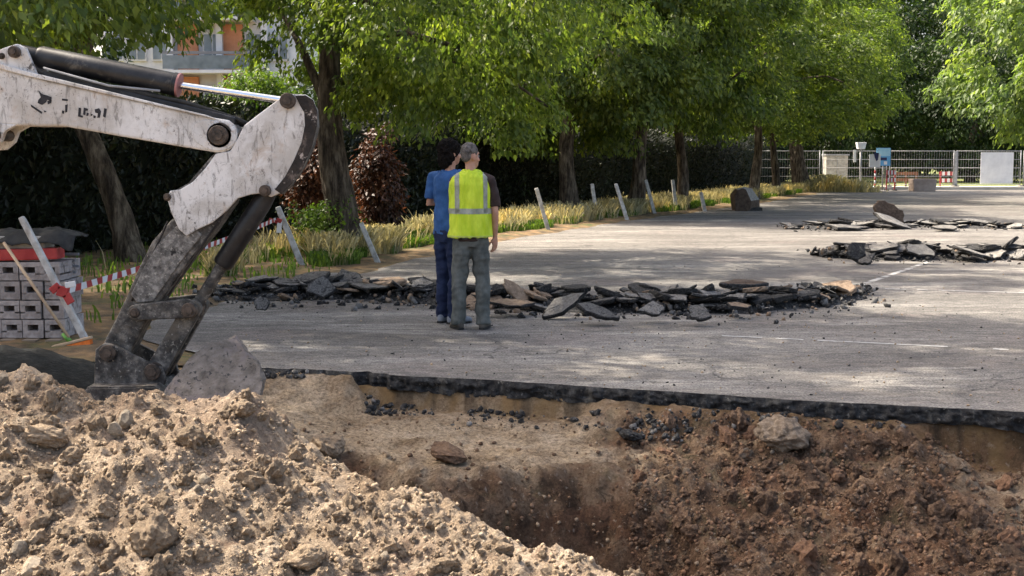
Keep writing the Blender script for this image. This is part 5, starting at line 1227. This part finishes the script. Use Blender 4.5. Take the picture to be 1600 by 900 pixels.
# grimy back strap along the stick's outer edge
out_e = [(478, 149), (490, 156), (496, 172), (496, 196), (489, 227), (475, 260), (457, 287), (440, 303)]; in_e = [(430, 296), (446, 276), (460, 250), (472, 222), (477, 196), (476, 176), (470, 166), (462, 150)]
MB().prism(pp(out_e + in_e, EY - WS), EY - WS - .019, EY - WS - .0125).obj('grimy_edge_strap', M['grime'], st, bevel=0.003)
pin(456, 159, 12, EY - .155, EY + .155, st); pin(421, 297, 9, EY - .15, EY + .15, st); pin(270, 307, 6, EY - .125, EY + .12, st); pin(350, 212, 20, EY - .128, EY + .128, st)
low = [(276, 340), (318, 342), (372, 306), (368, 318), (338, 362), (304, 402), (276, 442), (258, 468), (246, 482), (236, 496), (226, 514), (208, 552), (192, 562), (174, 560), (164, 546), (172, 526), (190, 492), (206, 458), (222, 420), (244, 376)]
MB().prism(pp(low), EY - .092, EY + .092).obj('stick_lower', M['dirty_steel'], ex_, bevel=0.016)
MB().prism(pp([(282, 352), (310, 352), (322, 366), (290, 406), (262, 446), (246, 468), (222, 470), (212, 458), (232, 416), (254, 380)]), EY - .102, EY - .0925).obj('wear_plate', M['dusty_steel'], ex_, bevel=0.006)
for (p, q) in (((262, 346), (206, 470)), ((352, 330), (262, 462))):
    a, b = at(*p, Y=EY - .095), at(*q, Y=EY - .095); MB().tube([a, b], .006, 6).obj('weld_bead', M['grime'], ex_, smooth=True)
# bucket cylinder
a, b = at(421, 297, Y=EY), at(306, 480, Y=EY); d = (b - a)
MB().tube([a, a + d * .10, a + d * .62, a + d * .64], [.050, .060, .060, .052], 20).obj('bucket_cylinder', M['black_paint'], ex_, angle=35)
MB().tube([a + d * .6, b], .036, 14).obj('bucket_rod', M['dirty_steel'], ex_, angle=35)
# linkage
def bar_px(p, q, w0, w1, y0, y1, name, mat='dirty_steel', parent=ex_):
    p, q = np.array(p, float), np.array(q, float); d_ = (q - p) / np.linalg.norm(q - p); ang_ = math.degrees(math.atan2(d_[1], d_[0]))
    pts = arc(q[0], q[1], w1, ang_ - 90, ang_ + 90, 8) + arc(p[0], p[1], w0, ang_ + 90, ang_ + 270, 8)
    return MB().prism(pp(pts), y0, y1).obj(name, M[mat], parent, bevel=0.008)
for s in (-1, 1):
    bar_px((222, 484), (300, 478), 12, 15, EY + s * .125 - .018, EY + s * .125 + .018, 'guide_link')
    bar_px((306, 480), (250, 576), 14, 16, EY + s * .075 - .03, EY + s * .075 + .03, 'bucket_link')
pin(306, 480, 12, EY - .17, EY + .17, ex_); pin(250, 574, 13, EY - .17, EY + .17, ex_); pin(182, 545, 13, EY - .175, EY + .17, ex_); pin(222, 484, 8, EY - .16, EY + .16, ex_)
# bucket: ears, curved shell, side plates, teeth
for s in (-1, 1): MB().prism(pp([(162, 540), (176, 530), (192, 534), (236, 556), (264, 568), (270, 586), (262, 612), (200, 640), (160, 600)]), EY + s * .14 - .016, EY + s * .14 + .016).obj('bucket_ear', M['dirty_steel'], ex_, bevel=0.006)
shell = [(160, 592), (262, 590), (300, 622), (310, 660), (290, 692), (240, 705), (170, 700), (110, 690)]
inn = [(114, 682), (172, 690), (238, 694), (282, 684), (298, 658), (290, 628), (258, 600), (162, 602)]
MB().prism(pp(shell + inn), EY - .28, EY + .28).obj('bucket_shell', M['dirty_steel'], ex_)
for s in (-1, 1): MB().prism(pp([(160, 594), (262, 592), (299, 623), (308, 660), (289, 690), (240, 703), (170, 698), (112, 688)]), EY + s * .285 - .012, EY + s * .285 + .012).obj('bucket_side', M['dirty_steel'], ex_)
for i in range(4):
    yy = EY - .23 + i * .153; MB().prism(pp([(118, 682), (118, 696), (84, 690)]), yy - .03, yy + .03).obj('tooth', M['dirty_steel'], ex_)
# the machine behind the frame edge: house, cab, tracks, blade
MB().prism([(-7.7, .72), (-5.55, .72), (-5.45, .95), (-5.6, 1.25), (-6.9, 1.55), (-7.7, 1.5), (-7.9, 1.1)], EY - .2, EY + .85).obj('house', M['white_paint_soft'], ex_, bevel=0.05)
MB().prism([(-6.9, .9), (-5.75, .9), (-5.7, 1.5), (-5.95, 2.4), (-6.85, 2.42)], EY + .10, EY + .95).obj('cab', M['black_paint'], ex_, bevel=0.04)
MB().prism([(-6.75, 1.45), (-5.85, 1.45), (-6.02, 2.28), (-6.72, 2.3)], EY + .085, EY + .098).obj('cab_window', M['glass'], ex_)
for s in (-.55, .75):
    q = [(-7.6, .26), (-7.5, .05), (-5.7, .05), (-5.5, .26), (-5.6, .5), (-7.5, .5)]
    MB().prism(q, EY + s - .17, EY + s + .17).obj('track', M['rubber'], ex_, bevel=0.06)
MB().box((-6.5, EY + .1, .58), (1.2, 1.1, .3)).obj('undercarriage', M['dirty_steel'], ex_, bevel=0.03)
MB().prism(pp([(-560, 520), (-500, 400), (-440, 470), (-470, 560), (-560, 600)]), EY - .1, EY + .1).obj('boom_foot', M['dirty_steel'], ex_, bevel=0.02)

# ================================================================== THE TWO MEN
M['skin'] = pmat('skin', c2((0.42, 0.21, 0.14), (0.54, 0.30, 0.21)), 12, 0.55, 4, 0.1, 0.002)
M['hivis'] = pmat('hivis_yellow', [(0.3, (0.46, 0.62, 0.02)), (0.7, (0.66, 0.78, 0.06))], 6, 0.65, 5, 0.6, 0.02, 14, stretch=(1.5, 1.5, .5))
M['strip'] = pmat('reflective_tape', c2((0.25, 0.26, 0.20), (0.36, 0.37, 0.30)), 14, 0.45)
M['brown_tee'] = pmat('brown_cotton', c2((0.030, 0.019, 0.017), (0.060, 0.038, 0.033)), 9, 0.9)
M['grey_trousers'] = pmat('grey_work_trousers', [(0.3, (0.060, 0.066, 0.060)), (0.7, (0.145, 0.152, 0.138))], 6, 0.9, 6, 0.4, 0.008, 20)
M['jeans'] = pmat('navy_denim', [(0.3, (0.007, 0.013, 0.040)), (0.7, (0.022, 0.036, 0.085))], 6, 0.9, 6, 0.4, 0.006, 20)
M['blue_shirt'] = pmat('blue_cotton', [(0.3, (0.018, 0.070, 0.20)), (0.7, (0.042, 0.125, 0.31))], 6, 0.85, 5, 0.3, 0.006, 18)
M['grey_hair'] = pmat('grey_hair', c2((0.05, 0.042, 0.037), (0.17, 0.15, 0.135)), 30, 0.85, 5, 0.8, 0.006, 90)
M['dark_hair'] = pmat('dark_hair', c2((0.005, 0.004, 0.0035), (0.014, 0.011, 0.010)), 30, 0.9, 5, 0.9, 0.012, 60, spec=0.08)
M['boot'] = pmat('dusty_boot', c2((0.055, 0.048, 0.040), (0.13, 0.115, 0.095)), 10, 0.85)
M['grey_shoe'] = pmat('grey_blue_shoe', c2((0.14, 0.16, 0.19), (0.24, 0.26, 0.29)), 10, 0.8)
M['eye'] = pmat('eye', c2((0.02, 0.015, 0.012), (0.6, 0.6, 0.6)), 40, 0.2, 2, 0)

def remesh(mb, name, mat, voxel, smooth=4, wr=0.0, wscale=9.0, seed=0, stretch=(1, 1, 1)):
    me = mb.mesh('tmp', mat); ob = bpy.data.objects.new('tmp', me); COL.objects.link(ob)
    m = ob.modifiers.new('r', 'REMESH'); m.mode = 'VOXEL'; m.voxel_size = voxel
    s = ob.modifiers.new('s', 'SMOOTH'); s.iterations = smooth; s.factor = 0.5
    dg = bpy.context.evaluated_depsgraph_get(); out = bpy.data.meshes.new_from_object(ob.evaluated_get(dg))
    bpy.data.objects.remove(ob); bpy.data.meshes.remove(me); out.name = name
    if not out.materials: out.materials.append(mat)
    if wr:
        nr = [v.normal.copy() for v in out.vertices]; off = Vector((seed, seed * 2.3, seed * .7))
        for v, n in zip(out.vertices, nr):
            q = Vector((v.co.x * stretch[0], v.co.y * stretch[1], v.co.z * stretch[2])) * wscale + off
            v.co += n * wr * (mnoise.noise(q) + .5 * mnoise.noise(q * 2.3))
    out.polygons.foreach_set('use_smooth', np.ones(len(out.polygons), bool)); out.update(); return out
def strips_from(me, name, mat, test, push=0.003):
    V = np.empty(len(me.vertices) * 3, np.float32); me.vertices.foreach_get('co', V); V = V.reshape(-1, 3)
    N = np.empty(len(me.vertices) * 3, np.float32); me.vertices.foreach_get('normal', N); N = N.reshape(-1, 3)
    F = [p.vertices[:] for p in me.polygons if test(p.center, p.normal)]
    used = sorted({i for f in F for i in f}); mp = {u: k for k, u in enumerate(used)}
    out = bpy.data.meshes.new(name); out.from_pydata((V[used] + N[used] * push).tolist(), [], [tuple(mp[i] for i in f) for f in F]); out.materials.append(mat)
    out.polygons.foreach_set('use_smooth', np.ones(len(F), bool)); out.update(); return out
def hand(mb, wrist, d, curl, side, r_):
    """palm and five fingers along direction d; curl bends toward c"""
    d = np.array(d, float); d /= np.linalg.norm(d); c = np.array(curl, float); c -= d * c.dot(d); c /= np.linalg.norm(c); a = np.cross(d, c) * side
    w0 = np.array(wrist, float)
    mb.tube([w0 - d * .02, w0 + d * .03, w0 + d * .075, w0 + d * .09], [(.024, .024), (.038, .021), (.041, .018), (.036, .014)], 10, ref=tuple(c))
    for k, (o, L) in enumerate(((-.030, .062), (-.010, .076), (.011, .080), (.031, .070))):
        b = w0 + d * .082 + a * o; p1 = b + d * L * .42 + c * L * .10; p2 = p1 + d * L * .30 + c * L * .22; p3 = p2 + d * L * .18 + c * L * .26
        mb.tube([b - d * .02, b, p1, p2, p3], [.010, .0095, .009, .0085, .0065], 7)
    b = w0 + d * .025 + a * .034; p1 = b + a * .026 + d * .030 + c * .012; p2 = p1 + d * .032 + c * .014 + a * .004
    mb.tube([b - a * .02, b, p1, p2], [.013, .0125, .011, .008], 7)
def person(label, loc, rotz, sp):
    t = thing('person', label, 'person', loc); t.rotation_euler = (0, 0, rotz); sc_ = sp['scale']; t.scale = (sc_ * sp['slim'], sc_, sc_)
    body = MB()
    body.tube([(0, 0, .86), (0, 0, .95), (0, .01, 1.1), (0, .01, 1.25), (0, .0, 1.36), (0, 0, 1.42)], [(.13, .10), (.145, .10), (.14, .10), (.16, .11), (.165, .10), (.09, .07)], 18, ref=(0, 1, 0))
    body.tube([(0, -.01, 1.38), (0, .005, 1.46), (0, .02, 1.55)], [.066, .056, .056], 14)
    for s in (-1, 1):
        body.tube(sp['leg'](s), [.085, .075, .055, .050, .038, .040], 12)
        A_ = sp['arm_r'] if s > 0 else sp['arm_l']
        body.tube([A_[0], A_[1], (np.array(A_[1]) * .4 + np.array(A_[2]) * .6), A_[2]], [.052, .042, .037, .026], 12)
        hand(body, A_[2], A_[3], A_[4], -s if s > 0 else 1, s)
    # head, turned on the neck
    cy_, sy_ = math.cos(sp['yaw']), math.sin(sp['yaw']); piv = np.array((0, .02, 1.50))
    def H(p): p = np.array(p, float); return np.array((p[0] * cy_ - p[1] * sy_, p[0] * sy_ + p[1] * cy_, p[2])) + piv
    hd = MB()
    hd.ball((0, -.008, .135), (.076, .095, .10), 20, 14); hd.ball((0, .030, .075), (.060, .068, .075), 16, 12); hd.ball((0, .058, .028), (.034, .030, .026), 12, 8)
    hd.tube([(0, .088, .125), (0, .104, .095), (0, .112, .078), (0, .090, .068)], [.008, .011, .014, .009], 8)
    hd.ball((0, .082, .145), (.052, .016, .012), 12, 6); hd.ball((0, .086, .048), (.026, .012, .007), 10, 6); hd.ball((0, .084, .034), (.022, .012, .007), 10, 6)
    for s in (-1, 1): hd.ball((s * .078, -.005, .10), (.010, .022, .034), 10, 8); hd.ball((s * .052, .055, .085), (.020, .022, .018), 8, 6)
    body.add([H(v) for v in hd.v], hd.f)
    link('body', remesh(body, 'body', M['skin'], 0.0075, 3), t)
    e = MB()
    for s in (-1, 1):
        e = MB().ball((s * .030, .083, .118), .011, 10, 8); e.v = [tuple(H(v)) for v in e.v]; link('eye', e.mesh('eye', M['eye'], smooth=True), t)
    h = MB(); sp['hair'](h); h.v = [tuple(H(v)) for v in h.v]
    link('hair', remesh(h, 'hair', sp['hair_mat'], 0.007, 1, sp['hair_wr'], 34, 3), t)
    tr = MB()
    tr.tube([(0, 0, .78), (0, -.005, .86), (0, 0, .94), (0, 0, 1.0)], [(.15, .11), (.175, .128), (.170, .122), (.155, .112)], 20, ref=(0, 1, 0))
    for s in (-1, 1):
        L_ = sp['leg'](s); tr.tube(L_[:1] + L_[1:-1] + [tuple(np.array(L_[-1]) + np.array((0, 0, -.02)))], sp['trouser_r'], 16)
    link('trousers', remesh(tr, 'trousers', sp['trousers'], 0.012, 3, .017, 7, 5, (1, 1, 1.7)), t)
    for s in (-1, 1):
        L_ = sp['leg'](s); b = np.array(L_[-1]); f = np.array((s * .35, 1, 0)) if not sp.get('toes') else np.array(sp['toes'][s]); f = f / np.linalg.norm(f)
        sh = MB(); z0 = .046
        sh.tube([(*(b[:2] - f[:2] * .075), z0), (*(b[:2] - f[:2] * .06), z0), (*b[:2], z0 + .005), (*(b[:2] + f[:2] * .09), .040), (*(b[:2] + f[:2] * .16), .034), (*(b[:2] + f[:2] * .185), .030)], [(.02, .03), (.040, .044), (.046, .046), (.052, .038), (.044, .030), (.02, .018)], 14, ref=(0, 0, 1))
        sh.tube([(b[0], b[1], .05), (b[0], b[1], .13)], [.05, .048], 12)
        o = link('shoe', remesh(sh, 'shoe', sp['shoes'], 0.010, 3), t)
        so_ = MB(); q = np.array((-f[1], f[0], 0)); pts = [b - f * .075 - q * .03, b - f * .075 + q * .03, b + f * .06 + q * .052, b + f * .15 + q * .045, b + f * .19, b + f * .15 - q * .045, b + f * .06 - q * .052]
        n = len(pts); so_.add([(p[0], p[1], .003) for p in pts] + [(p[0], p[1], .022) for p in pts], [tuple(reversed(range(n))), tuple(n + i for i in range(n))] + [(i, (i + 1) % n, n + (i + 1) % n, n + i) for i in range(n)])
        link('sole', so_.mesh('sole', M['rubber']), o)
    s_ = MB(); sp['shirt'](s_); link('shirt', remesh(s_, 'shirt', sp['shirt_mat'], 0.011, 3, .013, 9, 8), t)
    if 'vest' in sp:
        v = MB(); sp['vest'](v); vm = remesh(v, 'vest', M['hivis'], 0.010, 2, .017, 8, 4, (2.2, 2.2, .55)); vo = link('vest', vm, t)
        link('reflective_band', strips_from(vm, 'reflective_band', M['strip'], lambda c, n: 1.085 < c.z < 1.135 and abs(n.z) < .7), vo)
        for s in (-1, 1):
            link('reflective_strap', strips_from(vm, 'reflective_strap', M['strip'], lambda c, n: .125 < s * c.x < .17 and 1.10 < c.z < 1.47), vo)
        link('hem_binding', strips_from(vm, 'hem_binding', M['strip2'], lambda c, n: .868 < c.z < .885 and abs(n.z) < .8, .002), vo)
    return t
M['strip2'] = pmat('vest_binding', c2((0.44, 0.55, 0.08), (0.55, 0.62, 0.16)), 10, 0.7)

def legs_a(s): return [(s * .085, 0, .88), (s * .10, .0, .72), (s * .118, .012, .50), (s * .125, -.008, .40), (s * .130, -.012, .14), (s * .132, -.012, .07)]
def shirt_a(m):
    m.tube([(0, 0, .83), (0, 0, .92), (0, .005, 1.1), (0, .005, 1.28), (0, 0, 1.38), (0, 0, 1.45)], [(.178, .132), (.178, .130), (.165, .118), (.18, .125), (.175, .11), (.08, .075)], 20, ref=(0, 1, 0))
    m.tube([(.12, 0, 1.40), (.205, 0, 1.385), (.245, .0, 1.26), (.252, .0, 1.15)], [.06, .066, .064, .066], 14, ref=(0, 1, 0)); m.tube([(-.10, .02, 1.40), (-.165, .03, 1.38), (-.165, .12, 1.26), (-.165, .18, 1.17)], [.06, .062, .062, .064], 14, ref=(1, 0, 0))
def vest_a(m):
    m.tube([(0, 0, .868), (0, 0, .95), (0, .005, 1.1), (0, .005, 1.25), (0, .0, 1.36), (0, 0, 1.425), (0, 0, 1.465), (0, 0, 1.49)], [(.238, .172), (.226, .165), (.215, .155), (.220, .155), (.220, .142), (.190, .118), (.125, .095), (.085, .08)], 26, ref=(0, 1, 0))
def hair_a(m):
    m.ball((0, -.016, .158), (.081, .098, .088), 20, 12); m.ball((0, -.046, .105), (.066, .060, .050), 14, 10)
pa = at(736, 514, 0)
person('man in yellow hi-vis vest and grey trousers seen from behind, looking right', (pa[0], pa[1], 0.0), R(5), dict(scale=1.01, slim=.88, leg=legs_a, yaw=R(-58), trouser_r=[.095, .104, .086, .082, .078, .082],
    arm_r=((.205, 0, 1.385), (.256, -.005, 1.10), (.262, .045, .865), (.0, .10, -1), (-.5, .6, 0)), arm_l=((-.175, .03, 1.385), (-.165, .20, 1.14), (.02, .30, 1.12), (.9, .1, .1), (0, .3, -1)),
    hair=hair_a, hair_mat=M['grey_hair'], hair_wr=.007, trousers=M['grey_trousers'], shoes=M['boot'], shirt=shirt_a, shirt_mat=M['brown_tee'], vest=vest_a))
def legs_b(s): return [(s * .080, 0, .89), (s * .085, .0, .72), (s * .088, .014, .50), (s * .085, -.004, .40), (s * .082 + .0, -.012, .14), (s * .082, -.012, .07)]
def shirt_b(m):
    m.tube([(0, 0, .85), (0, 0, .93), (0, .005, 1.1), (0, .005, 1.28), (0, 0, 1.38), (0, 0, 1.46)], [(.178, .135), (.176, .132), (.168, .125), (.182, .128), (.178, .112), (.08, .078)], 20, ref=(0, 1, 0))
    m.tube([(.12, 0, 1.40), (.205, 0, 1.385), (.245, .03, 1.26), (.252, .06, 1.17)], [.06, .066, .066, .068], 14, ref=(0, 1, 0)); m.tube([(-.12, 0, 1.40), (-.205, 0, 1.385), (-.25, -.01, 1.26), (-.265, .0, 1.19)], [.06, .066, .066, .068], 14, ref=(0, 1, 0))
def hair_b(m):
    m.ball((0, -.02, .150), (.100, .118, .108), 20, 12); m.ball((0, -.060, .050), (.088, .068, .088), 14, 10); m.ball((-.062, -.03, .07), (.040, .055, .085), 12, 8); m.ball((.06, -.03, .09), (.035, .05, .07), 12, 8)
pb_ = at(702, 507, 0)
person('man in blue shirt and dark jeans standing left of the hi-vis vest', (pb_[0], pb_[1] + .1, 0.0), R(-42), dict(scale=1.03, slim=.93, leg=legs_b, yaw=R(-15), trouser_r=[.092, .098, .078, .074, .068, .070],
    arm_r=((.205, 0, 1.385), (.262, .08, 1.13), (.06, .25, 1.14), (-1, .1, .05), (0, .5, -1)), arm_l=((-.205, 0, 1.385), (-.285, .0, 1.13), (-.10, .23, 1.15), (.9, .5, .05), (.0, .4, -1)),
    hair=hair_b, hair_mat=M['dark_hair'], hair_wr=.016, trousers=M['jeans'], shoes=M['grey_shoe'], shirt=shirt_b, shirt_mat=M['blue_shirt']))
print('objects', len(sc.objects))
